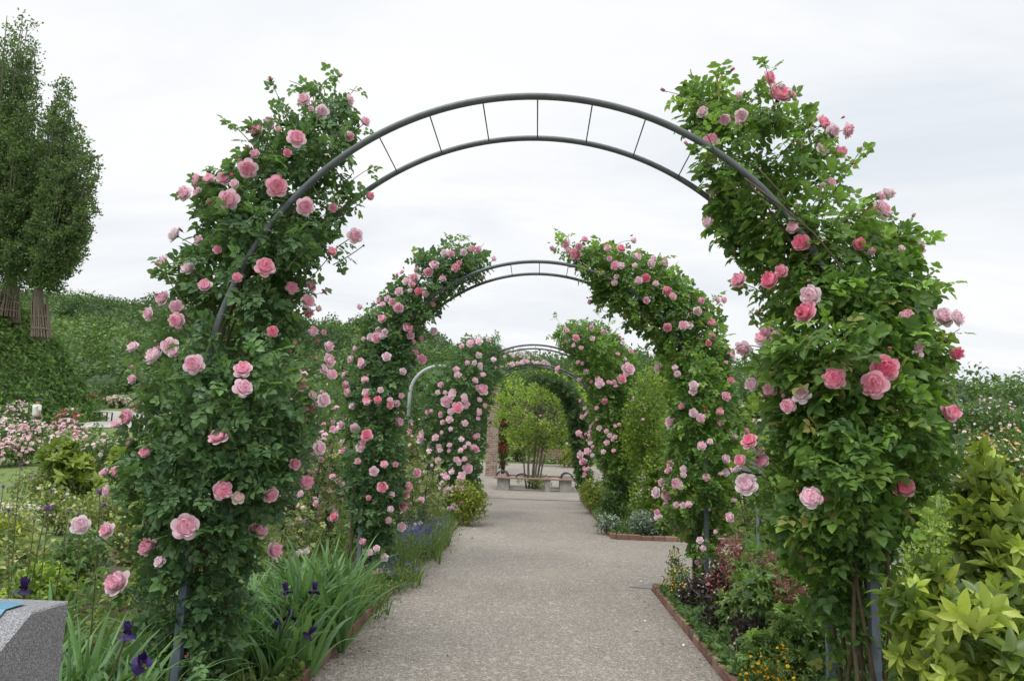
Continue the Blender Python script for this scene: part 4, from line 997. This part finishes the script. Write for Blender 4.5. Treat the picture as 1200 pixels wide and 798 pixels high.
# ------------------------------------------------------------------ bushes of the garden
G1 = 'rose bushes of the garden behind the left arches'
def rose(lbl, cx, top, w, d, leaf='leafM', blos=None, **k):
    sz = max(.055, 2.6*d/F*1.6); k.setdefault('blos_s', max(.06, 5.0*d/F*.9))
    return shrub('rose_bush', lbl, cx, top, w, d, leaf, DIA if d > 13 else SPR, sz if d > 13 else .10, 'rose bush', blos=blos, **k)
rose('pale pink rose bush filling the gap between the first and second left climbers', 362, 490, 95, 9.6, 'leafPale', {'l': 28, 'p': 17}, cover=2.6, blos_s=.085)
rose('tall blush rose bush standing left of the second left climber', 392, 450, 60, 10.6, 'leafM', {'l': 34, 'p': 20}, blos_s=.09)
rose('blush rose bush leaning out behind the nearest left climber, toward the second', 345, 430, 70, 9.0, 'leafM', {'l': 40, 'p': 16}, blos_s=.085)
rose('white rose bush at the foot of the side arch pillar', 492, 560, 70, 12.4, 'leafPale', {'w': 20, 'l': 14})
rose('pink rose bush directly behind the left climber of the second arch', 385, 462, 100, 12.5, 'leafM', {'l': 30, 'p': 14})
rose('low cream and pink rose bush left of the second arch foot', 345, 575, 75, 7.3, 'leafPale', {'l': 12, 'w': 8})
rose('airy white and blush rose bush with pale green leaves right of the second left climber', 500, 528, 72, 10.6, 'leafPale', {'l': 13, 'w': 9})
rose('rose bush below the pale grey side arch', 472, 505, 66, 16, 'leafPale', {'l': 60, 'p': 25}, blos_s=.09)
rose('rose covered in blush flowers climbing inside the pale grey side arch', 512, 442, 60, 20.6, 'leafDark', {'l': 90}, blos_s=.11)
rose('tall rose thicket at the left of the side arch', 446, 470, 60, 18, 'leafM', {'l': 60, 'p': 30}, blos_s=.1)
shrub('shrub', 'rounded green shrub behind the rose garden, between the first two left climbers', 415, 446, 120, 27, 'leafDark', DIA, .16, 'shrub')
shrub('shrub', 'wide green shrub under the wooded hill right of the nearest left climber', 350, 458, 110, 30, 'leafM', DIA, .18, 'shrub')
shrub('shrub', 'green shrub behind the third left climber', 480, 446, 110, 31, 'leafDark', DIA, .18, 'shrub')
# beds far left
farL = [(40, 492, 66, 23.5, {'l': 130, 'w': 90}), (82, 494, 60, 25, {'p': 110, 'l': 90}), (8, 488, 60, 25.5, {'w': 130, 'l': 50}), (20, 470, 60, 31, {'l': 100, 'w': 60}), (-8, 500, 60, 22, {'l': 120}), (66, 505, 56, 21.5, {'w': 80, 'l': 60}), (32, 512, 60, 20.5, {'l': 90, 'w': 60}), (0, 515, 50, 20, {'w': 80, 'p': 30}), (92, 512, 40, 23, {'p': 50, 'w': 60}), (75, 478, 50, 30, {'r': 60, 'p': 60})]
for c in farL: rose('pink and white rose bush in the crowded bed before the ivy bank', c[0], c[1], c[2], c[3], 'leafM', c[4], blos_s=.12, group='rose bushes in the far left bed', cover=2.6)
rose('red rose bush beyond the gravel walk, below the woodland', 95, 458, 44, 50, 'leafDark', {'r': 120}, blos_s=.26)
rose('white rose bush beyond the gravel walk', 138, 464, 40, 50, 'leafM', {'w': 110}, blos_s=.24)
rose('red and white rose bush right of the gravel walk, partly behind the nearest left climber', 170, 470, 46, 47, 'leafM', {'r': 60, 'w': 70}, blos_s=.24)
shrub('shrub', 'bright green leafy shrub in the middle of the left garden', 86, 512, 72, 13.5, 'leafBright', WHORL, .22, 'shrub', cover=2.4)
shrub('shrub', 'bright green shrub close to the left climber at its outer edge', 150, 518, 50, 14.5, 'leafBright', WHORL, .22, 'shrub', cover=2.2)
rose('small green rose bush with few white flowers beside the bright leafy shrub', 118, 500, 64, 17, 'leafM', {'w': 40, 'l': 20})
VG = [(20, 585, 110, 9.5, 'leafPale'), (78, 572, 90, 10.5, 'leafPale'), (135, 560, 80, 9.8, 'leafPale'), (45, 622, 130, 7.2, 'leafPale'), (112, 615, 110, 7.0, 'leafM'), (-5, 650, 130, 6.0, 'leafPale'), (70, 655, 130, 5.8, 'leafYG'), (165, 590, 70, 8.2, 'leafPale'), (205, 600, 60, 7.5, 'leafM'), (10, 606, 70, 8.6, 'leafGold')]
for i, c in enumerate(VG): shrub('low_shrub', 'low cream and green leaved shrub in the left foreground bed', c[0], c[1], c[2], c[3], c[4], LEAF, .06, 'shrub', 'low variegated shrubs in the left bed', cover=2.6, fresh=.3, blos={'w': 12} if i in (1, 3) else None, blos_s=.04)
shrub('low_shrub', 'cream green shrub between the lawn and the bright leafy shrub', 62, 548, 84, 13.2, 'leafPale', DIA, .07, 'shrub', blos={'v': 40}, blos_s=.04)
shrub('low_shrub', 'low yellow green shrub at the foot of the third left climber', 548, 560, 50, 13.6, 'leafGold', DIA, .06, 'shrub')
shrub('low_shrub', 'dark green low shrub at the path edge before the square bench, left side', 560, 572, 28, 16.5, 'leafM', DIA, .06, 'shrub')
# right side
rose('yellow green rose bush between the second and third right climbers', 768, 430, 84, 13.4, 'leafYG', {'l': 16, 'p': 8}, stems=False)
shrub('shrub', 'yellow green leafy shrub hiding the foot of the third right climber', 775, 520, 76, 13.0, 'leafYG', LEAF, .075, 'shrub', stems=False)
shrub('low_shrub', 'rounded low shrub under the leafy climber at the right of the square bench', 696, 556, 34, 19.5, 'leafM', DIA, .07, 'shrub')
shrub('low_shrub', 'yellow green rounded low shrub at the right edge of the path before the plaza', 702, 562, 44, 17, 'leafGold', DIA, .07, 'shrub')
shrub('low_shrub', 'low dark shrub at the right path edge near the third arch post', 722, 574, 44, 14.2, 'leafM', DIA, .06, 'shrub')
shrub('low_shrub', 'low silver leaved plant on the corner of the right bed', 752, 597, 62, 12.9, 'leafGrey', DIA, .06, 'plants', spiky=True)
shrub('low_shrub', 'small blue green plant beside the silver leaved one', 716, 603, 36, 13.1, 'leafGrey', DIA, .06, 'plants')
shrub('shrub', 'broad dark green shrub behind the third right climber', 730, 452, 110, 30, 'leafDark', DIA, .17, 'shrub')
shrub('shrub', 'olive green tall shrub under the right wing of the second arch', 800, 418, 100, 34, 'leafYG', DIA, .2, 'shrub')
shrub('shrub', 'dark round tree beyond the plaza centre', 640, 412, 130, 58, 'leafDark', DIA, .32, 'tree')
shrub('shrub', 'mid green tree beyond the plaza, behind the left brick pillar', 580, 424, 100, 52, 'leafWood', DIA, .3, 'tree')
shrub('shrub', 'yellow green tree beyond the plaza, right of the dark round one', 705, 416, 80, 50, 'leafYG', DIA, .3, 'tree')
rose('white rose mass behind the far bench', 655, 478, 66, 43, 'leafM', {'w': 130, 'l': 60}, blos_s=.2)
rose('pink and white rose mass behind the tree stems', 610, 482, 60, 44, 'leafM', {'l': 70, 'd': 40}, blos_s=.2)
shrub('shrub', 'fresh green hedge shrub at the far edge of the plaza', 615, 505, 80, 41.2, 'leafBright', DIA, .14, 'shrub')
shrub('shrub', 'yellow green bush beside the right end of the far bench', 668, 520, 34, 38, 'leafGold', DIA, .12, 'shrub')
rose('red climbing rose on the far side of the tall brick pillar', 590, 470, 20, 33.6, 'leafDark', {'r': 90}, blos_s=.16)
rose('white and pale rose bush behind the second right climber', 880, 462, 110, 13, 'leafYG', {'l': 22, 'w': 18})
rose('yellow green rose bush right behind the nearest right climber', 905, 520, 130, 7.6, 'leafYG', {'l': 12, 'w': 8})
rose('loose rose bush between the nearest right climber and the open garden', 1015, 480, 120, 11.5, 'leafM', {'l': 18, 'w': 14})
an = [(915, 655, 110, 5.7), (880, 690, 90, 6.0), (945, 700, 100, 5.0), (905, 745, 80, 5.0), (985, 640, 90, 6.5), (870, 640, 80, 7.2), (1010, 735, 110, 4.9), (925, 610, 90, 7.6)]
for c in an: shrub('leafy_perennial', 'lobed green perennial filling the bed beside the right kerb', c[0], c[1], c[2], c[3], 'leafFresh', PALM, .085, 'perennial', 'lobed leaved perennials in the right bed', cover=2.8, up=1.0, fresh=.12, flat=.1)
for c in [(870, 622, 60, 7.0), (905, 640, 70, 6.3), (846, 660, 44, 6.9), (925, 668, 60, 5.6)]: shrub('feathery_perennial', 'dusky pink feathery perennial rising among the lobed leaves in the right bed', c[0], c[1], c[2], c[3], 'leafPink', DIA, .035, 'perennial', 'pink feathery perennials in the right bed', cover=1.3, hfull=1)
for c in [(828, 655, 52, 7.0), (842, 690, 54, 6.2), (812, 676, 40, 6.9), (868, 715, 44, 5.6)]: shrub('purple_perennial', 'dark purple leaved perennial hanging over the right brick kerb', c[0], c[1], c[2], c[3], 'leafPurple', LEAF, .05, 'perennial', 'purple leaved perennials along the right kerb', cover=2.2, blos={'w': 20}, blos_s=.018)
for i, c in enumerate([(900, 752, 44, 4.7), (878, 770, 36, 4.75), (790, 662, 34, 7.5), (800, 640, 30, 7.7), (925, 778, 44, 4.3)]): shrub('yellow_daisy', 'small yellow flowered plant at the right kerb', c[0], c[1], c[2], c[3], 'leafGrass', LONGL, .045, 'flowers', 'yellow flowered plants along the right kerb', cover=1.4, blos={'g': 60 if i < 3 else 30}, blos_s=.022)
for c in [(1085, 590, 110, 8.4), (1150, 610, 110, 7.6), (1060, 640, 90, 6.4), (1195, 590, 90, 8.6), (1110, 665, 100, 5.6), (1130, 572, 100, 10.5), (1180, 580, 100, 11), (1140, 640, 90, 6.3)]: shrub('low_shrub', 'golden green low shrub between the right climber and the large leaved bush', c[0], c[1], c[2], c[3], 'leafYG', LEAF, .065, 'shrub', 'golden low shrubs in the right bed', cover=1.9, fresh=.2)
shrub('large_leaved_shrub', 'large leaved glossy bright green bush in the bottom right corner', 1136, 662, 205, 3.3, 'leafBright', WHORL, .116, 'shrub', cover=3.8, depth=.45, up=.9, fresh=.34)
shrub('large_leaved_shrub', 'tall glossy large leaved bush cut by the right edge', 1205, 535, 120, 3.75, 'leafBright', WHORL, .116, 'shrub', cover=3.4, depth=.45, up=.9, fresh=.3)
fR_ = [(1095, 505, 60, 22, {'w': 90}), (1140, 503, 66, 23, {'y': 90, 'w': 40}), (1185, 500, 60, 22, {'y': 110}), (1170, 515, 70, 19, {'y': 60, 'w': 70}), (1115, 520, 60, 18.5, {'w': 100}), (1215, 512, 50, 19, {'y': 80}), (1075, 515, 50, 19, {'w': 70})]
for c in fR_: rose('cream and apricot rose bush in the open bed at the right', c[0], c[1], c[2], c[3], 'leafM', c[4], blos_s=.11, group='cream rose bushes in the right bed')
rose('big rambling rose mound before the right hand trees', 1165, 468, 130, 33, 'leafM', {'l': 120}, blos_s=.16)
rose('rambling rose mound partly hidden by the nearest right climber', 1090, 462, 110, 35, 'leafM', {'l': 90}, blos_s=.16)
shrub('shrub', 'long green shrub behind the cream roses', 1010, 455, 130, 36, 'leafM', DIA, .2, 'shrub')
shrub('shrub', 'mid green shrub seen between the two right climbers', 880, 440, 110, 38, 'leafWood', DIA, .22, 'shrub')

# ------------------------------------------------------------------ bed edge plants
def iris_clump(x, y, n, h, label, flowers=()):
    t = thing('iris_clump', (x, y, .04), label, 'iris', 'iris clumps in the left bed')
    mb = MB()
    for _ in range(max(5, n//5)):
        bx, by = x+rng.normal(0, .15), y+rng.normal(0, .15); blades(mb, (bx, by, .03), 9, h*rng.uniform(.8, 1.1), .042, .62, .42, segs=8)
    mb.obj('blade', MAT['leafIris'], t)
    for (px, py, d) in flowers:
        p = unp(px, py, d); m2 = MB(); tube(m2, twig_line((x+rng.normal(0, .05), y, .05), p, 0, 6), .006, 6); m2.obj('flower_stem', MAT['twig'], t, True)
        m3 = MB()
        for k in range(3):
            a = k*2.094+rng.uniform(0, .5)
            for (R0, H0, lp, m_, ti) in ((.24, .56, -.06, 0, 0), (.42, -.18, .05, 0, 0), (.2, .12, .02, 0, 0)):
                petal(m3, a+(1.05 if H0 < .2 else 0), 9, 9, .03, R0, H0, 1.1, lp, ti, .04, rng.uniform(.2, .9))
        me = m3.mesh('bloom', [MAT['petalPurple']], True); o = bpy.data.objects.new('bloom', me); COL.objects.link(o); o.parent = t
        o.matrix_basis = Matrix.LocRotScale(Vector(p.tolist())-t.location, Quaternion((rng.normal(0, .2), rng.normal(0, .2), 1), rng.uniform(0, 6)), Vector((.10,)*3))
    return t
iris_clump(-1.55, 5.5, 110, .78, 'broad iris clump whose blades arch over the kerb onto the path')
iris_clump(-1.72, 6.1, 90, .8, 'iris clump just behind the one arching over the kerb')
iris_clump(-1.62, 4.85, 80, .62, 'iris clump with small dark purple blooms at the very front of the left kerb', [(335, 692, 4.9), (368, 691, 5.0), (326, 737, 4.7), (340, 722, 4.8), (362, 742, 4.7)])
iris_clump(-1.9, 5.3, 80, .72, 'iris clump behind the small purple blooms, at the foot of the left climber')
iris_clump(-1.98, 3.42, 70, .72, 'iris clump between the granite sign and the left climber with two large dark purple blooms', [(150, 742, 3.3), (166, 776, 3.2)])
iris_clump(-2.48, 3.62, 60, .66, 'iris clump right behind the granite sign with one dark bloom', [(28, 690, 3.3)])
iris_clump(-2.2, 4.0, 50, .75, 'iris clump in front of the left arch posts')
iris_clump(-3.2, 4.6, 45, .6, 'iris clump furthest left behind the granite sign')
iris_clump(-2.0, 6.6, 36, .6, 'iris clump at the foot of the second left climber')
for i, (px_, py_, sz_) in enumerate([(55, 596, .05), (117, 577, .05), (122, 592, .035), (10, 598, .035), (4, 570, .03), (80, 600, .03), (24, 545, .03), (92, 602, .03), (40, 610, .03), (60, 575, .028)]):
    p = unp(px_, py_, 4.4+.12*i); x, y = p[0]+rng.normal(0, .05), p[1]
    t = thing('thistle', (x, y, 0), 'tall thin stemmed violet thistle head in the left bed', 'flower', 'violet thistles in the left bed')
    m2 = MB(); tube(m2, twig_line((x, y, 0), p, 0, 7), .0035, 5); k = 5; q = rng.uniform(.1, .7, k)[:, None]; PP = np.array([x, y, 0])+(p-np.array([x, y, 0]))*q
    m2.obj('stem', MAT['twig'], t, True); m4 = MB(); scatter(m4, LONGL, PP, orient(PP, PP-[0, 0, .1]), .10, .5); m4.obj('foliage', MAT['leafM'], t)
    m3 = MB(); k = 46; dv = norm(rng.normal(size=(k, 3))+[0, 0, .9]); scatter(m3, (DIA[0]*np.array([.3, 1, 1]), DIA[1], DIA[2]), np.repeat(p[None], k, 0), frames(dv, rng.normal(size=(k, 3))), sz_*rng.uniform(.4, .7, k), rng.random(k)); m3.obj('flower_head', MAT['petalViolet'], t)
    m3 = MB(); tube(m3, [p-[0, 0, .012], p, p+[0, 0, .012]], [.004, sz_*.22, .004], 7); m3.obj('bud_cup', MAT['calyx'], t, True)
cat = [(-1.5, 6.9, .34), (-1.47, 7.6, .36), (-1.5, 8.4, .40), (-1.45, 9.2, .46), (-1.46, 10.0, .48), (-1.42, 10.7, .48), (-1.46, 11.6, .4), (-1.8, 7.0, .4), (-1.85, 10.2, .5), (-1.55, 8.0, .35), (-1.5, 9.6, .42), (-1.62, 12.6, .35), (-1.6, 13.8, .35), (-1.6, 15.2, .4), (-1.6, 17, .4), (-2.0, 8.0, .4), (-2.0, 9.4, .45)]
for i, (x, y, h) in enumerate(cat):
    blue = 8.8 < y < 11 or abs(y-7.6) < .01
    t = thing('edging_plant', (x, y, .04), 'blue flowered grassy catmint along the left kerb' if blue else 'grassy green tuft along the left kerb', 'plants', 'blue catmint clumps along the left kerb' if blue else 'green tufts along the left kerb')
    mb = MB()
    for _ in range(24): blades(mb, (x+rng.normal(0, .13), y+rng.normal(0, .24), .03), 9, h, .011, .6, .3, segs=5)
    mb.obj('blade', MAT['leafGrass'], t)
    m4 = MB(); n = 420; PP = np.stack([x+rng.normal(0, .15, n), y+rng.normal(0, .25, n), rng.uniform(.03, h*.6, n)], -1); scatter(m4, LEAF, PP, orient(PP, PP*[1, 1, 0]+[0, 0, -.1]), .032*rng.uniform(.6, 1.2, n), vary(PP, n, 3)); m4.obj('foliage', MAT['leafM'], t)
    n = 150 if blue else 0
    if n:
        m3 = MB(); PP = np.stack([x+rng.normal(0, .14, n), y+rng.normal(0, .24, n), rng.uniform(h*.55, h*1.0, n)], -1); scatter(m3, FLO, PP, frames(rng.normal(size=(n, 3)), rng.normal(size=(n, 3))+[0, -.5, .6]), .024*rng.uniform(.6, 1.2, n), rng.random(n)); m3.obj('blossom', MAT['petalBlue'], t, kind='stuff')
# ground cover of the beds
for s in (-1, 1):
    mb = MB(); n = 34000; y = 3.2+18*rng.random(n)**1.25; x = s*(HW+.03+(rng.random(n)**1.4)*2.66)
    if s > 0: k = (y < 7.9) | (y > 12.7); x, y = x[k], y[k]; n = len(x)
    P = np.stack([x, y, 0*x], -1); hgt = .05+.16*np.clip(fnoise(P, 1.1, 8)+.35, 0, 1)*np.clip((np.abs(x)-HW-.05)*3, .35, 1); P[:, 2] = .03+hgt*rng.random(n); P[:, 2] = np.where(np.abs(x) < HW+.13, np.maximum(P[:, 2], .095), P[:, 2])
    scatter(mb, LEAF, P, orient(P, P-[0, 0, .2], up=1.), (.045+.03*rng.random(n)), vary(P, n, 9, .1))
    for _ in range(800):
        yy_ = rng.uniform(3.5, 20); 
        if s > 0 and 7.8 < yy_ < 12.8: continue
        blades(mb, (s*(HW+.13+abs(rng.normal(0, .35))), yy_, .03), 7, rng.uniform(.14, .36), .010, .7, .4, segs=4)
    mb.obj('ground_cover', MAT['leafGrass' if s < 0 else 'leafM'], kind='stuff')
# meadow grass on the lawn patches, left
mb = MB()
for _ in range(1400):
    x, y = rng.uniform(-22, -6.4), rng.uniform(12, 26); blades(mb, (x, y, float(ground_h(x, y))), 5, .09, .02, .8, .2, segs=3)
mb.obj('lawn_grass', MAT['leafGrass'], kind='stuff')
# dry bits swept along the kerbs
mb = MB(); n = 1500; y = 3.5+17*rng.random(n)**1.6; sd_ = rng.choice([-1, 1], n); x = sd_*(HW-.01-np.abs(rng.normal(0, .16, n)*rng.choice([1, 1, 4], n))); x = np.clip(x, -HW, HW)
P = np.stack([x, y, 0*x+.0165], -1); scatter(mb, DIA, P, frames(rng.normal(size=(n, 3))*[1, 1, .1], np.array([0, 0, 1.])+rng.normal(0, .25, (n, 3))), .022*rng.uniform(.4, 1.3, n), rng.random(n))
mb.obj('leaf_litter', MAT['withered'], kind='stuff')
# fallen petals and leaves on the path
pm = MB(); petal(pm, 0, 4, 4, .0, .5, .1, .6, .05, 0, .02, .8); pme = pm.mesh('fallen_petal', [MAT['petalLight']], True)
lm = MB(); lm.add(LEAF[0], LEAF[1], LEAF[2], .7); lme = lm.mesh('fallen_leaf', [MAT['withered']])
for i in range(26):
    y = 4.6+rng.random()**1.3*9; s = rng.choice([-1, 1]); x = s*(HW-.05-abs(rng.normal(0, .35)))
    if i == 0: x, y = .98, 6.35
    o = bpy.data.objects.new('fallen_petal', pme); COL.objects.link(o); o.location = (x, y, .018); o.scale = (.055,)*3 if i else (.12, .10, .1); o.rotation_euler = (rng.normal(0, .3), rng.normal(0, .3), rng.uniform(0, 6))
    o['label'] = 'pale rose petal fallen on the paved path'; o['category'] = 'petal'; o['group'] = 'petals fallen on the path'
    if i == 0: o['label'] = 'largest pale petal, lying alone near the right kerb'

# ================================================================== LIGHT, SKY, CAMERA
w = bpy.data.worlds.new('World'); scene.world = w; w.use_nodes = True; nt = w.node_tree
bg = nt.nodes['Background']; out = nt.nodes['World Output']
sky = nt.nodes.new('ShaderNodeTexSky'); sky.sky_type = 'NISHITA'; sky.sun_disc = False
SUN_EL, SUN_AZ = 58, 205   # azimuth: degrees clockwise from +Y (behind the camera, a little left)
sky.sun_elevation = R_(SUN_EL); sky.sun_rotation = R_(SUN_AZ); sky.air_density = 1.5; sky.dust_density = 3
nt.links.new(sky.outputs[0], bg.inputs[0]); bg.inputs[1].default_value = .06
tc = nt.nodes.new('ShaderNodeTexCoord'); sx = nt.nodes.new('ShaderNodeSeparateXYZ'); nt.links.new(tc.outputs['Generated'], sx.inputs[0])
def mth(op, a, b=None, clamp=False):
    n = nt.nodes.new('ShaderNodeMath'); n.operation = op; n.use_clamp = clamp
    for i, v in enumerate((a, b)):
        if v is None: continue
        if hasattr(v, 'is_output'): nt.links.new(v, n.inputs[i])
        else: n.inputs[i].default_value = v
    return n.outputs[0]
zz = mth('ADD', mth('MAXIMUM', sx.outputs[2], 0), .22)
cb = nt.nodes.new('ShaderNodeCombineXYZ'); nt.links.new(mth('DIVIDE', sx.outputs[0], zz), cb.inputs[0]); nt.links.new(mth('DIVIDE', sx.outputs[1], zz), cb.inputs[1])
mp = nt.nodes.new('ShaderNodeMapping'); mp.inputs['Rotation'].default_value = (0, 0, .5); mp.inputs['Scale'].default_value = (.8, 2.0, 1); mp.inputs['Location'].default_value = (3.3, 1.2, 0); nt.links.new(cb.outputs[0], mp.inputs[0])
n1 = nt.nodes.new('ShaderNodeTexNoise'); n1.inputs['Scale'].default_value = .9; n1.inputs['Detail'].default_value = 7; n1.inputs['Roughness'].default_value = .55; n1.inputs['Distortion'].default_value = .5; nt.links.new(mp.outputs[0], n1.inputs['Vector'])
cl = ramp(nt, n1.outputs['Fac'], [(.30, (.61, .65, .70)), (.44, (.705, .725, .755)), (.56, (.775, .782, .792)), (.75, (.82, .82, .824))])
zen = mth('ADD', 1.0, mth('MULTIPLY', mth('MULTIPLY', mth('SUBTRACT', sx.outputs[2], .58), 2.6, True), 1.95))
b2_ = nt.nodes.new('ShaderNodeBackground'); nt.links.new(cl, b2_.inputs[0]); nt.links.new(zen, b2_.inputs[1])
ms = nt.nodes.new('ShaderNodeMixShader'); ms.inputs[0].default_value = .93
nt.links.new(bg.outputs[0], ms.inputs[1]); nt.links.new(b2_.outputs[0], ms.inputs[2]); nt.links.new(ms.outputs[0], out.inputs[0])

sd = bpy.data.lights.new('sun', 'SUN'); sd.energy = .9; sd.angle = R_(18); sd.color = (1, .97, .92)
so = bpy.data.objects.new('sun', sd); COL.objects.link(so)
dv = Vector((math.sin(R_(SUN_AZ))*math.cos(R_(SUN_EL)), math.cos(R_(SUN_AZ))*math.cos(R_(SUN_EL)), math.sin(R_(SUN_EL))))
so.rotation_euler = dv.to_track_quat('Z', 'Y').to_euler()

cd = bpy.data.cameras.new('camera'); co = bpy.data.objects.new('camera', cd); COL.objects.link(co)
cd.sensor_fit = 'HORIZONTAL'; cd.sensor_width = 36; cd.lens = F*36/1200; cd.clip_start = .05; cd.clip_end = 5000
m4_ = Matrix(((*RIGHT, 0), (*UP, 0), (*(-FWD), 0), (0, 0, 0, 1))).transposed(); m4_.translation = Vector(CAM.tolist()); m4_[3][3] = 1
co.matrix_world = m4_; scene.camera = co

scene.view_settings.view_transform = 'Standard'; scene.view_settings.look = 'None'; scene.view_settings.gamma = 1; scene.view_settings.exposure = .42
scene.render.engine = 'CYCLES'; scene.cycles.max_bounces = 8; scene.cycles.diffuse_bounces = 5; scene.cycles.transmission_bounces = 4; scene.cycles.glossy_bounces = 2
